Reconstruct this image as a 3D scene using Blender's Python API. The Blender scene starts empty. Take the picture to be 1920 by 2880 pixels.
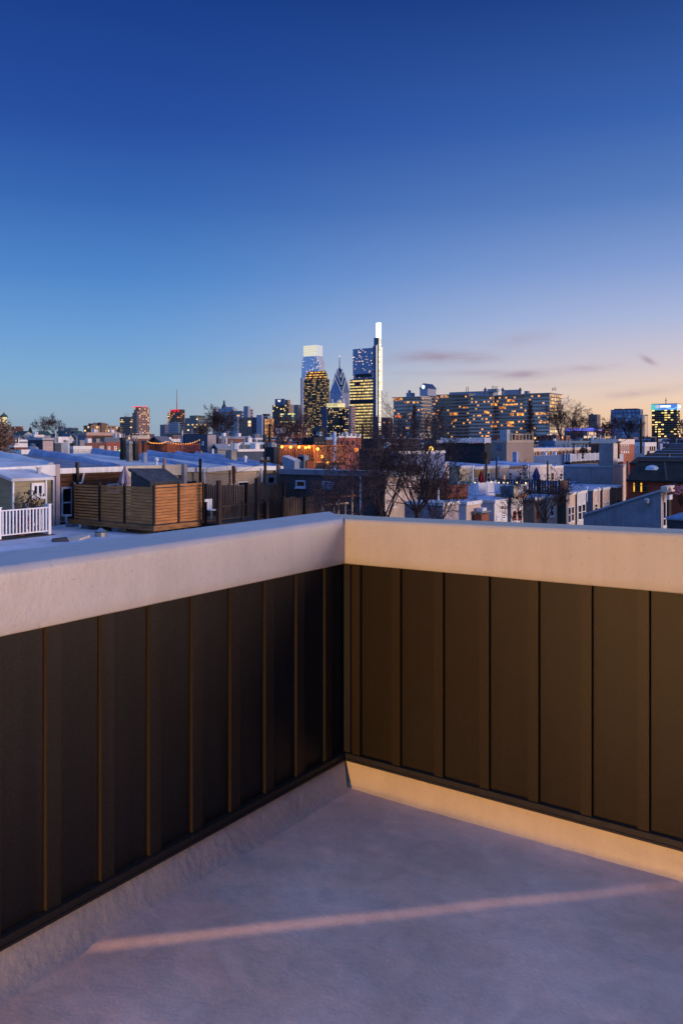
import bpy, bmesh, math, random
from mathutils import Vector, noise
C = bpy.context.scene
COL = C.collection
F = 2326.0          # focal length in photo pixels (1920 wide)
EYE = 12.0          # eye height above the street
HY = 1240.0         # horizon row in the photo
CA, SA = 0.5750, 0.8181   # street grid: u runs right-away, v runs left-away
def P(u, v, z): return Vector((CA*u - SA*v, SA*u + CA*v, z))
def corner(px, Y):
    X = (px-960)/F*Y
    return CA*X + SA*Y, -SA*X + CA*Y
def hz(py, Y): return EYE - (py-HY)/F*Y
def depth(u, v): return SA*u + CA*v
def v_at(px, u):       # v of the ray through column px on the plane u
    r = (px-960)/F
    return u*(CA - r*SA)/(SA + r*CA)
def u_at(px, v):
    r = (px-960)/F
    return v*(SA + r*CA)/(CA - r*SA)
def on_u(px, py, u):
    v = v_at(px, u); return v, hz(py, depth(u, v))
def on_v(px, py, v):
    u = u_at(px, v); return u, hz(py, depth(u, v))

# ---------------------------------------------------------------- mesh builder
class MB:
    def __init__(s): s.v = []; s.f = []
    def q(s, pts):
        n = len(s.v); s.v += [P(*p) for p in pts]; s.f.append(tuple(range(n, n+len(pts)))); return s
    def box(s, u0, u1, v0, v1, z0, z1):
        n = len(s.v)
        if u0 > u1: u0, u1 = u1, u0
        if v0 > v1: v0, v1 = v1, v0
        if z0 > z1: z0, z1 = z1, z0
        s.v += [P(*p) for p in ((u0,v0,z0),(u1,v0,z0),(u1,v1,z0),(u0,v1,z0),(u0,v0,z1),(u1,v0,z1),(u1,v1,z1),(u0,v1,z1))]
        for f in ((3,2,1,0),(4,5,6,7),(0,1,5,4),(1,2,6,5),(2,3,7,6),(3,0,4,7)): s.f.append(tuple(n+i for i in f))
        return s
    def hexa(s, b, t):   # bottom four and top four points in u,v,z, same winding as box
        n = len(s.v); s.v += [P(*p) for p in list(b)+list(t)]
        for f in ((3,2,1,0),(4,5,6,7),(0,1,5,4),(1,2,6,5),(2,3,7,6),(3,0,4,7)): s.f.append(tuple(n+i for i in f))
        return s
    def tube(s, a, b, r0, r1=None, n=8, world=False, caps=True):
        r1 = r0 if r1 is None else r1
        A = a if world else P(*a); B = b if world else P(*b)
        d = (B-A)
        if d.length < 1e-6: return s
        d.normalize()
        x = d.orthogonal().normalized(); y = d.cross(x)
        k = len(s.v)
        for (c, r) in ((A, r0), (B, r1)):
            for i in range(n):
                t = 2*math.pi*i/n; s.v.append(c + x*math.cos(t)*r + y*math.sin(t)*r)
        for i in range(n): s.f.append((k+i, k+(i+1)%n, k+n+(i+1)%n, k+n+i))
        if caps: s.f.append(tuple(k+i for i in reversed(range(n)))); s.f.append(tuple(k+n+i for i in range(n)))
        return s
    def lathe(s, c, prof, n=12):   # prof: (radius, z) pairs about the vertical through c=(u,v)
        k = len(s.v); w = P(c[0], c[1], 0)
        for r, z in prof:
            for i in range(n):
                t = 2*math.pi*i/n; s.v.append(Vector((w.x+r*math.cos(t), w.y+r*math.sin(t), z)))
        for j in range(len(prof)-1):
            for i in range(n): s.f.append((k+j*n+i, k+j*n+(i+1)%n, k+(j+1)*n+(i+1)%n, k+(j+1)*n+i))
        s.f.append(tuple(k+i for i in reversed(range(n)))); s.f.append(tuple(k+(len(prof)-1)*n+i for i in range(n)))
        return s
    def gable(s, u0, u1, v0, v1, z0, z1, along='v', oh=0.25):   # gable roof prism
        if along == 'v':
            m = (u0+u1)/2
            a = [(u0-oh,v0-oh,z0),(u1+oh,v0-oh,z0),(m,v0-oh,z1)]; b = [(p[0],v1+oh,p[2]) for p in a]
        else:
            m = (v0+v1)/2
            a = [(u0-oh,v1+oh,z0),(u0-oh,v0-oh,z0),(u0-oh,m,z1)]; b = [(u1+oh,p[1],p[2]) for p in a]
        s.q(a); s.q(b[::-1]); s.q([a[0],b[0],b[1],a[1]]); s.q([a[1],b[1],b[2],a[2]]); s.q([a[2],b[2],b[0],a[0]])
        return s
    def build(s, name, m, parent=None, smooth=False, loc=None):
        me = bpy.data.meshes.new(name)
        o = Vector((0,0,0))
        if parent is not None: o = parent['_o']; o = Vector(o)
        elif loc is not None: o = loc
        me.from_pydata([p - o for p in s.v], [], s.f)
        uv = me.uv_layers.new(name='UVMap')
        for p in me.polygons:
            n = p.normal
            co = [me.vertices[i].co for i in p.vertices]
            if abs(n.z) > 0.6:
                for li in p.loop_indices: uv.data[li].uv = (0.0, 0.0)
            else:
                t = Vector((-n.y, n.x, 0)).normalized()
                us = [c.dot(t) for c in co]; zs = [c.z for c in co]
                mu, mz = min(us), max(zs)
                for li, a, b in zip(p.loop_indices, us, zs): uv.data[li].uv = (a-mu+0.001, mz-b+0.001)
        if smooth:
            for p in me.polygons: p.use_smooth = True
        me.materials.append(m)
        ob = bpy.data.objects.new(name, me); COL.objects.link(ob)
        if parent is not None: ob.parent = parent; ob['_o'] = parent['_o']; 
        else: ob.location = o; ob['_o'] = tuple(o)
        return ob
    def sub(s, name, m, parent, smooth=False): return s.build(name, m, parent, smooth)

def tag(o, label=None, cat=None, group=None, kind=None):
    for k, x in (('label', label), ('category', cat), ('group', group), ('kind', kind)):
        if x: o[k] = x
    return o
def thing(name, label, cat, u, v, z=0.0, group=None):
    o = bpy.data.objects.new(name, None); COL.objects.link(o)
    w = P(u, v, z); o.location = w; o['_o'] = tuple(w); o.empty_display_size = 0.3
    return tag(o, label, cat, group)
def copy_tree(o, shift, label=None):
    def rec(x, par):
        c = x.copy(); COL.objects.link(c)
        if par is not None: c.parent = par
        for ch in x.children: rec(ch, c)
        return c
    c = rec(o, None); c.location = o.location + shift
    if label: c['label'] = label
    return c

# ---------------------------------------------------------------- materials
def lin(c):
    if isinstance(c, str): c = [int(c[i:i+2], 16)/255 for i in (0, 2, 4)]
    return tuple((x/12.92 if x <= 0.04045 else ((x+0.055)/1.055)**2.4) for x in c) + (1.0,)
class NT:
    def __init__(s, nt): s.nt = nt; s.n = nt.nodes; s.l = nt.links
    def node(s, t, **k):
        x = s.n.new(t)
        for a, b in k.items(): setattr(x, a, b)
        return x
    def put(s, sock, val):
        if isinstance(val, bpy.types.NodeSocket): s.l.new(val, sock)
        else: sock.default_value = val
    def math(s, op, a, b=0.0, c=None, clamp=False):
        x = s.node('ShaderNodeMath', operation=op); x.use_clamp = clamp
        s.put(x.inputs[0], a); s.put(x.inputs[1], b)
        if c is not None: s.put(x.inputs[2], c)
        return x.outputs[0]
    def mix(s, f, a, b, mode='MIX'):
        x = s.node('ShaderNodeMix', data_type='RGBA', blend_type=mode)
        s.put(x.inputs[0], f); s.put(x.inputs[6], a); s.put(x.inputs[7], b); return x.outputs[2]
    def maprange(s, v, a, b, c, d, smooth=False):
        x = s.node('ShaderNodeMapRange'); x.clamp = True
        if smooth: x.interpolation_type = 'SMOOTHSTEP'
        s.put(x.inputs[0], v)
        for i, k in enumerate((a, b, c, d)): x.inputs[i+1].default_value = k
        return x.outputs[0]
    def noise(s, vec, scale, detail=3.0, rough=0.55, out=0):
        x = s.node('ShaderNodeTexNoise'); 
        if vec is not None: s.l.new(vec, x.inputs['Vector'])
        x.inputs['Scale'].default_value = scale; x.inputs['Detail'].default_value = detail; x.inputs['Roughness'].default_value = rough
        return x.outputs[out]
    def xyz(s, a, b, c):
        x = s.node('ShaderNodeCombineXYZ'); s.put(x.inputs[0], a); s.put(x.inputs[1], b); s.put(x.inputs[2], c); return x.outputs[0]
    def sep(s, v):
        x = s.node('ShaderNodeSeparateXYZ'); s.l.new(v, x.inputs[0]); return x.outputs
    def vmul(s, v, m):
        x = s.node('ShaderNodeVectorMath', operation='MULTIPLY'); s.l.new(v, x.inputs[0]); x.inputs[1].default_value = m; return x.outputs[0]
def newmat(name):
    m = bpy.data.materials.new(name); m.use_nodes = True
    t = NT(m.node_tree); b = t.n['Principled BSDF']; return m, t, b
MC = {}
def paint(hexc, rough=0.7, var=0.12, scale=2.0, bump=0.0, bscale=40.0, metal=0.0, streak=0.0, spec=0.3):
    key = (hexc, rough, var, scale, bump, bscale, metal, streak, spec)
    if key in MC: return MC[key]
    m, t, b = newmat('paint_'+str(hexc)); c = lin(hexc)
    pos = t.node('ShaderNodeNewGeometry').outputs['Position']
    n = t.noise(pos, scale, 5.0, 0.6)
    f = t.maprange(n, 0.3, 0.7, 1-var*1.6, 1+var)
    if streak:
        n2 = t.noise(t.vmul(pos, (6.0, 6.0, 0.35)), 1.0, 4.0, 0.6)
        f = t.math('MULTIPLY', f, t.maprange(n2, 0.35, 0.65, 1-streak, 1+streak*0.4))
    col = t.mix(1.0, c, t.xyz(f, f, f), 'MULTIPLY')
    t.put(b.inputs['Base Color'], col); b.inputs['Roughness'].default_value = rough; b.inputs['Metallic'].default_value = metal
    b.inputs['Specular IOR Level'].default_value = spec
    if bump:
        bn = t.node('ShaderNodeBump'); bn.inputs['Strength'].default_value = 1.0; bn.inputs['Distance'].default_value = bump
        t.put(bn.inputs['Height'], t.noise(pos, bscale, 4.0, 0.6)); t.l.new(bn.outputs[0], b.inputs['Normal'])
    MC[key] = m; return m
def siding(hexc, pitch=0.12, depthf=0.45, vertical=False, var=0.12, gap=0.16, rough=0.65, wob=0.0, perplank=0.0, spec=0.3, streak=0.0):
    key = ('sid', hexc, pitch, depthf, vertical, var, gap, wob, perplank, streak)
    if key in MC: return MC[key]
    m, t, b = newmat('siding_'+str(hexc)); c = lin(hexc)
    pos = t.node('ShaderNodeNewGeometry').outputs['Position']
    uv = t.node('ShaderNodeUVMap').outputs[0]; U, V, _ = t.sep(uv)
    x = U if vertical else V
    if wob: x = t.math('ADD', x, t.math('MULTIPLY', t.math('SUBTRACT', t.noise(pos, 0.6), 0.5), wob))
    k = t.math('DIVIDE', x, pitch); fr = t.math('FRACT', k); cell = t.math('FLOOR', k)
    line = t.math('LESS_THAN', fr, gap)
    shade = t.math('SUBTRACT', 1.0, t.math('MULTIPLY', line, depthf))
    wn = t.node('ShaderNodeTexWhiteNoise', noise_dimensions='1D'); t.put(wn.inputs['W'], cell)
    shade = t.math('MULTIPLY', shade, t.maprange(wn.outputs[0], 0, 1, 1-perplank, 1+perplank*0.5))
    st = (1.0, 1.0, 8.0) if not vertical else (8.0, 8.0, 0.6)
    n = t.noise(t.vmul(pos, st), 1.5, 4.0, 0.6)
    shade = t.math('MULTIPLY', shade, t.maprange(n, 0.3, 0.7, 1-var*1.5, 1+var))
    if streak:
        n2 = t.noise(t.vmul(pos, (5.0, 5.0, 0.3)), 1.0, 4.0, 0.6)
        shade = t.math('MULTIPLY', shade, t.maprange(n2, 0.35, 0.65, 1-streak, 1.0))
    t.put(b.inputs['Base Color'], t.mix(1.0, c, t.xyz(shade, shade, shade), 'MULTIPLY')); b.inputs['Roughness'].default_value = rough
    b.inputs['Specular IOR Level'].default_value = spec
    bn = t.node('ShaderNodeBump'); bn.inputs['Distance'].default_value = 0.01; bn.inputs['Strength'].default_value = 0.6
    t.put(bn.inputs['Height'], fr); t.l.new(bn.outputs[0], b.inputs['Normal'])
    MC[key] = m; return m
def brick(hexc='6e3022', mort='8a7a70', scale=1.0, var=0.25):
    key = ('brick', hexc, mort, scale)
    if key in MC: return MC[key]
    m, t, b = newmat('brick_'+hexc)
    uv = t.node('ShaderNodeUVMap').outputs[0]
    pos = t.node('ShaderNodeNewGeometry').outputs['Position']
    x = t.node('ShaderNodeTexBrick'); t.l.new(uv, x.inputs['Vector'])
    c = lin(hexc); c2 = tuple(k*0.65 for k in c[:3])+(1,)
    x.inputs['Color1'].default_value = c; x.inputs['Color2'].default_value = c2; x.inputs['Mortar'].default_value = lin(mort)
    x.inputs['Scale'].default_value = 1.0; x.inputs['Brick Width'].default_value = 0.22*scale; x.inputs['Row Height'].default_value = 0.075*scale; x.inputs['Mortar Size'].default_value = 0.008*scale
    f = t.maprange(t.noise(pos, 0.5, 5.0, 0.65), 0.3, 0.7, 1-var, 1+var*0.6)
    t.put(b.inputs['Base Color'], t.mix(1.0, x.outputs[0], t.xyz(f, f, f), 'MULTIPLY')); b.inputs['Roughness'].default_value = 0.85
    MC[key] = m; return m
def glow(hexc, s, name='glow'):
    key = ('glow', hexc, s)
    if key in MC: return MC[key]
    m, t, b = newmat(name+'_'+hexc)
    pos = t.node('ShaderNodeNewGeometry').outputs['Position']
    f = t.maprange(t.noise(pos, 1.3, 2.0), 0.3, 0.7, 0.55*s, 1.3*s)
    b.inputs['Base Color'].default_value = (0.02,0.02,0.02,1); b.inputs['Emission Color'].default_value = lin(hexc); t.put(b.inputs['Emission Strength'], f)
    MC[key] = m; return m
def glassm(hexc='0c1016', rough=0.12, spec=0.6):
    key = ('glass', hexc, rough, spec)
    if key in MC: return MC[key]
    m, t, b = newmat('window_glass'); b.inputs['Base Color'].default_value = lin(hexc)
    pos = t.node('ShaderNodeNewGeometry').outputs['Position']
    t.put(b.inputs['Roughness'], t.maprange(t.noise(pos, 3.0), 0.3, 0.7, rough, rough*2))
    b.inputs['Specular IOR Level'].default_value = spec
    MC[key] = m; return m
def facade(name, wall, glass, lit='ffb45a', cw=3.0, ch=3.6, wu=(0.12, 0.88), wz=(0.25, 0.85), frac=0.3, strength=1.5, rows=0.5, seed=0.0,
           rough_w=0.7, rough_g=0.15, metal_g=0.0, spec_g=0.6, lit2=None, low=None, rowscale=6.0, rowh=1.0):
    """a wall with a grid of windows some of which are lit: the grid is counted in metres from each face's top corner"""
    m, t, b = newmat(name)
    uv = t.node('ShaderNodeUVMap').outputs[0]; U, V, _ = t.sep(uv)
    a = t.math('DIVIDE', U, cw); c = t.math('DIVIDE', V, ch)
    fa, fc = t.math('FRACT', a), t.math('FRACT', c); ia, ic = t.math('FLOOR', a), t.math('FLOOR', c)
    win = t.math('MULTIPLY', t.math('MULTIPLY', t.math('GREATER_THAN', fa, wu[0]), t.math('LESS_THAN', fa, wu[1])),
                 t.math('MULTIPLY', t.math('GREATER_THAN', fc, wz[0]), t.math('LESS_THAN', fc, wz[1])))
    wn = t.node('ShaderNodeTexWhiteNoise', noise_dimensions='3D'); t.l.new(t.xyz(ia, ic, seed+0.5), wn.inputs['Vector'])
    rn = t.noise(t.xyz(t.math('DIVIDE', ia, rowscale), t.math('DIVIDE', ic, rowh), seed*3.7), 1.0, 1.0, 0.5)
    rn = t.maprange(rn, 0.25, 0.75, 0.0, 1.0)
    mixv = t.math('ADD', t.math('MULTIPLY', wn.outputs[0], 1-rows), t.math('MULTIPLY', rn, rows))
    if low is not None: mixv = t.math('ADD', mixv, t.maprange(V, low[0], low[1], 0.0, low[2]))
    on = t.math('GREATER_THAN', mixv, 1-frac)
    on = t.math('MULTIPLY', on, win)
    lum = t.maprange(wn.outputs[0], 0.0, 1.0, 0.45, 1.25)
    wn2 = t.node('ShaderNodeTexWhiteNoise', noise_dimensions='3D'); t.l.new(t.xyz(ia, ic, seed+9.5), wn2.inputs['Vector'])
    lum = t.math('MULTIPLY', lum, t.maprange(wn2.outputs[0], 0, 1, 0.5, 1.2))
    pos = t.node('ShaderNodeNewGeometry').outputs['Position']
    f = t.maprange(t.noise(pos, 0.05, 4.0), 0.3, 0.7, 0.85, 1.12)
    wc = t.mix(1.0, lin(wall), t.xyz(f, f, f), 'MULTIPLY')
    g2 = tuple(min(1, k*1.8) for k in lin(glass)[:3])+(1,)
    gc = t.mix(t.math('MULTIPLY', wn2.outputs[0], wn2.outputs[0]), lin(glass), g2)
    t.put(b.inputs['Base Color'], t.mix(win, wc, gc))
    t.put(b.inputs['Roughness'], t.maprange(win, 0, 1, rough_w, rough_g))
    t.put(b.inputs['Metallic'], t.math('MULTIPLY', win, metal_g))
    t.put(b.inputs['Specular IOR Level'], t.maprange(win, 0, 1, 0.3, spec_g))
    lc = t.mix(wn2.outputs[0], lin(lit), lin(lit2 or lit))
    t.put(b.inputs['Emission Color'], lc)
    t.put(b.inputs['Emission Strength'], t.math('MULTIPLY', on, t.math('MULTIPLY', lum, strength)))
    try: m.cycles.emission_sampling = 'NONE'
    except Exception: pass
    return m

# ---------------------------------------------------------------- camera
cam = bpy.data.objects.new('camera', bpy.data.cameras.new('camera')); COL.objects.link(cam); C.camera = cam
cam.location = (0, 0, EYE); cam.rotation_euler = (math.radians(90), 0, 0)
cam.data.sensor_fit = 'HORIZONTAL'; cam.data.sensor_width = 24.0; cam.data.lens = 24.0*F/1920
cam.data.shift_y = -(1440-HY)/1920.0
cam.data.clip_start = 0.05; cam.data.clip_end = 60000
C.render.resolution_x, C.render.resolution_y = 682, 1024
C.view_settings.view_transform = 'Standard'; C.view_settings.look = 'None'; C.view_settings.exposure = 0; C.view_settings.gamma = 1
C.render.engine = 'CYCLES'; C.cycles.use_denoising = True; C.cycles.max_bounces = 6; C.cycles.sample_clamp_indirect = 4.0

# ---------------------------------------------------------------- dusk sky
W = bpy.data.worlds.new('World'); C.world = W; W.use_nodes = True
t = NT(W.node_tree); bg = t.n['Background']
D = t.node('ShaderNodeTexCoord').outputs['Generated']
nv = t.node('ShaderNodeVectorMath', operation='NORMALIZE'); t.l.new(D, nv.inputs[0]); D = nv.outputs[0]
dx, dy, dz = t.sep(D)
hl = t.math('SQRT', t.math('ADD', t.math('ADD', t.math('MULTIPLY', dx, dx), t.math('MULTIPLY', dy, dy)), 1e-6))
AZ = math.radians(70)
s_ = t.math('DIVIDE', t.math('ADD', t.math('MULTIPLY', dx, math.sin(AZ)), t.math('MULTIPLY', dy, math.cos(AZ))), hl)
def ramp(stops):
    r = t.node('ShaderNodeValToRGB'); t.l.new(t.maprange(dz, -0.05, 0.95, 0, 1), r.inputs[0])
    e = r.color_ramp.elements
    e[0].position = stops[0][0]+0.05; e[0].color = lin(stops[0][1])
    e[1].position = stops[-1][0]+0.05; e[1].color = lin(stops[-1][1])
    for p, c in stops[1:-1]:
        k = e.new(p+0.05); k.color = lin(c)
    return r.outputs[0]
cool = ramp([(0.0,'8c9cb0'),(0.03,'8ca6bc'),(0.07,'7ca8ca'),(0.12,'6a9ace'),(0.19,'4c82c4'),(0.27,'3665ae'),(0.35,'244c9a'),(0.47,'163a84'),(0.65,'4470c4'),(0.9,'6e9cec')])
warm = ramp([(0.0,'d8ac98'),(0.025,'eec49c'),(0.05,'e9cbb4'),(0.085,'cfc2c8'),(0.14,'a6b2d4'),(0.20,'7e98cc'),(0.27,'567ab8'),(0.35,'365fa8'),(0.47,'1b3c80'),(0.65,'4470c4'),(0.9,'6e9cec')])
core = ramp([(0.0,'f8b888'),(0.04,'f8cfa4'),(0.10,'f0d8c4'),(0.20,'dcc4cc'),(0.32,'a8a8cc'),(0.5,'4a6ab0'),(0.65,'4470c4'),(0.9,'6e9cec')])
f1 = t.maprange(s_, 0.06, 0.74, 0, 1, True); f2 = t.maprange(s_, 0.66, 0.97, 0, 1, True)
sky = t.mix(f2, t.mix(f1, cool, warm), core)
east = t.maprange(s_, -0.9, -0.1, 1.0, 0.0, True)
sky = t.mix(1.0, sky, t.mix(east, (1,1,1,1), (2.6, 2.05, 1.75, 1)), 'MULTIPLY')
# thin clouds low in the west
gx = t.math('DIVIDE', dx, t.math('MAXIMUM', dy, 0.05)); gz = t.math('DIVIDE', dz, t.math('MAXIMUM', dy, 0.05))
cn = t.noise(t.xyz(t.math('MULTIPLY', gx, 9.0), t.math('MULTIPLY', gz, 42.0), 0.3), 1.0, 5.0, 0.62)
cn = t.maprange(cn, 0.36, 0.66, 0.0, 1.0, True)
total = None
for (px, py, a, b_, k, amp) in ((1245,1003,125,17,0.0,0.95),(1130,1012,120,12,0.02,0.35),(1495,1052,95,12,0.04,0.85),(1610,1040,100,11,0.10,0.65),(1375,1048,130,9,0.0,0.35),(1822,1013,22,9,-0.5,0.7),
                           (1830,1100,190,14,0.1,0.6),(1450,955,90,18,0.1,0.25),(1620,1085,120,10,0.0,0.2),(800,1030,160,14,0.05,0.15),(1240,1050,200,8,0,0.15)):
    cx = (px-960)/F; cz = (HY-py)/F; A = a/F; B = b_/F
    ex = t.math('SUBTRACT', gx, cx); ez = t.math('SUBTRACT', t.math('SUBTRACT', gz, cz), t.math('MULTIPLY', ex, k))
    ex = t.math('POWER', t.math('ABSOLUTE', t.math('DIVIDE', ex, A)), 2.0); ez = t.math('POWER', t.math('ABSOLUTE', t.math('DIVIDE', ez, B)), 2.0)
    g = t.math('MULTIPLY', t.math('POWER', 2.718, t.math('MULTIPLY', t.math('ADD', ex, ez), -1.0)), amp)
    total = g if total is None else t.math('MAXIMUM', total, g)
cm = t.math('MULTIPLY', total, t.math('ADD', t.math('MULTIPLY', cn, 0.85), 0.28), clamp=True)
cm = t.math('MULTIPLY', cm, t.math('GREATER_THAN', dy, 0.1))
sky = t.mix(cm, sky, t.mix(f1, lin('8a86a2'), lin('a48e9e')))
ns = t.node('ShaderNodeTexSky', sky_type='NISHITA'); ns.sun_disc = False; ns.sun_elevation = math.radians(1.0); ns.sun_rotation = AZ
add = t.mix(1.0, sky, t.mix(1.0, ns.outputs[0], (0.004,0.004,0.004,1), 'MULTIPLY'), 'ADD')
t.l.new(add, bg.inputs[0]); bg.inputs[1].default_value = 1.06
# afterglow of the set sun: one wide soft warm sun from the right, behind the camera
sl = bpy.data.lights.new('sun', 'SUN'); sl.energy = 2.7; sl.angle = math.radians(14); sl.color = (1.0, 0.72, 0.60)
so = bpy.data.objects.new('sun', sl); COL.objects.link(so)
sa, se = math.radians(112), math.radians(8)
so.rotation_euler = Vector((math.sin(sa)*math.cos(se), math.cos(sa)*math.cos(se), math.sin(se))).to_track_quat('Z', 'Y').to_euler()
# ================================================================ THE ROOF DECK
UW, VW = 3.180, 2.223      # faces of the far (u) and the left (v) parapet
ZD = EYE - 1.6             # deck level
def nz(p, s, a=1.0): return noise.noise(Vector(p)*s)*a
def membrane(name, hexc, bump=0.004, mott=0.10, bs=60.0, rough=0.55, coarse=0.0):
    m, t, b = newmat(name)
    pos = t.node('ShaderNodeNewGeometry').outputs['Position']
    warp = t.noise(pos, 1.3, 4.0, 0.6, out=1)
    wv = t.node('ShaderNodeVectorMath', operation='ADD'); t.l.new(pos, wv.inputs[0]); t.l.new(t.vmul(warp, (0.9, 0.9, 0.3)), wv.inputs[1])
    n1 = t.noise(wv.outputs[0], 2.2, 6.0, 0.6); n2 = t.noise(wv.outputs[0], 14.0, 5.0, 0.65)
    f = t.math('MULTIPLY', t.maprange(n1, 0.28, 0.72, 1-mott*1.3, 1+mott*0.7), t.maprange(n2, 0.25, 0.75, 1-mott*0.6, 1+mott*0.4))
    t.put(b.inputs['Base Color'], t.mix(1.0, lin(hexc), t.xyz(f, f, f), 'MULTIPLY'))
    t.put(b.inputs['Roughness'], t.maprange(n1, 0.3, 0.7, rough-0.08, rough+0.12)); b.inputs['Specular IOR Level'].default_value = 0.35
    st1 = t.noise(t.vmul(pos, (9.0, 9.0, 0.8)), 1.0, 4.0, 0.65); sp = t.noise(pos, 95.0, 2.0, 0.5)
    f = t.math('MULTIPLY', t.math('MULTIPLY', f, t.maprange(st1, 0.35, 0.7, 1.03, 0.93)), t.maprange(sp, 0.27, 0.34, 0.78, 1.0))
    t.put(b.inputs['Base Color'], t.mix(1.0, lin(hexc), t.xyz(f, f, f), 'MULTIPLY'))
    h = t.math('ADD', t.math('MULTIPLY', t.noise(pos, bs, 4.0, 0.6), 1.0), t.math('MULTIPLY', t.noise(wv.outputs[0], bs*0.15, 3.0, 0.5), coarse))
    bn = t.node('ShaderNodeBump'); bn.inputs['Distance'].default_value = bump; bn.inputs['Strength'].default_value = 1.0
    t.put(bn.inputs['Height'], h); t.l.new(bn.outputs[0], b.inputs['Normal'])
    return m
M_floor = membrane('roof_membrane', 'd2b5a6', bump=0.0007, mott=0.20, bs=70.0, coarse=0.8, rough=0.6)
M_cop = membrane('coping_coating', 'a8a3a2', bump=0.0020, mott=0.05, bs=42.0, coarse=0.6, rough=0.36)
M_copu = membrane('coping_coating_lamplit', 'aea592', bump=0.0012, mott=0.05, bs=42.0, coarse=0.6, rough=0.58)  # same coating as the left wall, lamp warmth put into the colour
M_flashu = membrane('flashing_membrane_lamplit', 'b4a488', bump=0.0018, mott=0.08, bs=38.0, coarse=1.6, rough=0.5)  # same flashing, golden lamp light put into the colour
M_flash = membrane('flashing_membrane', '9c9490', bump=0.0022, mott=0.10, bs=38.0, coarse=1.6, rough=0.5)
def metal_panel(name, hexc):
    m, t, b = newmat(name); pos = t.node('ShaderNodeNewGeometry').outputs['Position']
    f = t.math('MULTIPLY', t.maprange(t.noise(pos, 1.1, 3.0), 0.3, 0.7, 0.80, 1.14), t.maprange(t.noise(pos, 160.0, 2.0), 0.3, 0.7, 0.75, 1.2))
    f = t.math('MULTIPLY', f, t.maprange(t.noise(t.vmul(pos, (22.0, 22.0, 0.7)), 1.0, 4.0, 0.6), 0.35, 0.7, 0.92, 1.14))
    t.put(b.inputs['Base Color'], t.mix(1.0, lin(hexc), t.xyz(f, f, f), 'MULTIPLY')); b.inputs['Roughness'].default_value = 0.48
    b.inputs['Specular IOR Level'].default_value = 0.15
    bn = t.node('ShaderNodeBump'); bn.inputs['Distance'].default_value = 0.0006; t.put(bn.inputs['Height'], t.noise(pos, 220.0, 2.0)); t.l.new(bn.outputs[0], b.inputs['Normal'])
    return m
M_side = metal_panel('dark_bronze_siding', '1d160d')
M_sidev = metal_panel('bronze_siding_shaded', '241f1b')  # same bronze siding, shade of the left wall put into the colour
M_batt = metal_panel('dark_bronze_batten', '251c10')
M_trim = metal_panel('dark_bronze_trim', '262423')

# floor: one sheet with a soft drainage step running across the corner
def axis(lo, brk, hi, coarse, fine):
    a = []; x = lo
    while x < brk: a.append(x); x += coarse
    x = brk
    while x < hi: a.append(x); x += fine
    a.append(hi); return a
us = axis(-5.0, 0.9, UW+0.03, 0.12, 0.0125); vs = axis(-5.0, 0.25, VW+0.03, 0.12, 0.0125)
p1 = Vector((1.688, 2.134)); p2 = Vector((3.117, 0.742)); dl = (p2-p1).normalized(); nn = Vector((dl.y, -dl.x))
if nn.x < 0: nn = -nn     # towards the corner
def ss(x): x = max(0.0, min(1.0, x)); return x*x*(3-2*x)
def floor_h(u, v):
    q = Vector((u, v)) - p1; d = q.dot(nn); a = q.dot(dl)/(p2-p1).length
    d += 0.016*noise.noise(Vector((a*4.0, 0.3, 1.0)))
    amp = 0.0105*ss((a+0.06)/0.10)*ss((1.22-a)/0.25)
    if d < -0.024: st = 0
    elif d < 0.009: st = ((d+0.024)/0.033)**1.1
    else: st = max(0.0, 1 - (d-0.010)/0.55)
    st = st if st >= 0 else 0
    w = 0.004*noise.noise(Vector((u*1.6, v*1.6, 0.0))) + 0.0016*noise.noise(Vector((u*6, v*6, 2.0))) + 0.0004*noise.noise(Vector((u*25, v*25, 5.0)))
    return amp*st + w
b = MB(); nv_ = len(vs)
for u in us:
    for v in vs: b.v.append(P(u, v, ZD + floor_h(u, v)))
for i in range(len(us)-1):
    for j in range(nv_-1): b.f.append((i*nv_+j, (i+1)*nv_+j, (i+1)*nv_+j+1, i*nv_+j+1))
fl = b.build('roof_deck_floor', M_floor, smooth=True); tag(fl, 'pale grey membrane floor of the roof deck with a soft raised line across it', 'roof deck', kind='structure')

def strip(name, mat, parent, prof, side, ustart, step, wob):
    """extrude a cross-section (offset outwards, height) along a parapet; side 'v' = left wall, 'u' = far wall; mitred at the corner"""
    b = MB(); n = len(prof)
    length = []; x = ustart
    end = UW if side == 'v' else VW
    cnt = int((end-ustart)/step)
    for k in range(cnt+1):
        for (o, z, rise) in prof:
            e = end + o; a = ustart + (e-ustart)*k/cnt
            tt = max(0.0, end - a)
            zz = ZD + z + rise*tt
            w = wob*noise.noise(Vector((a*5.0, z*5.0+o*4, 3.1 if side == 'v' else 7.7))) + wob*0.5*noise.noise(Vector((a*17.0, z*17.0+o*11, 1.0)))
            oo = o + w
            zz += 0.6*w
            b.v.append(P(a, VW+oo, zz) if side == 'v' else P(UW+oo, a, zz))
    for k in range(cnt):
        for j in range(n-1):
            q = (k*n+j, (k+1)*n+j, (k+1)*n+j+1, k*n+j+1)
            b.f.append(q if side == 'v' else q[::-1])
    return b.build(name, mat, parent, smooth=True)
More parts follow.
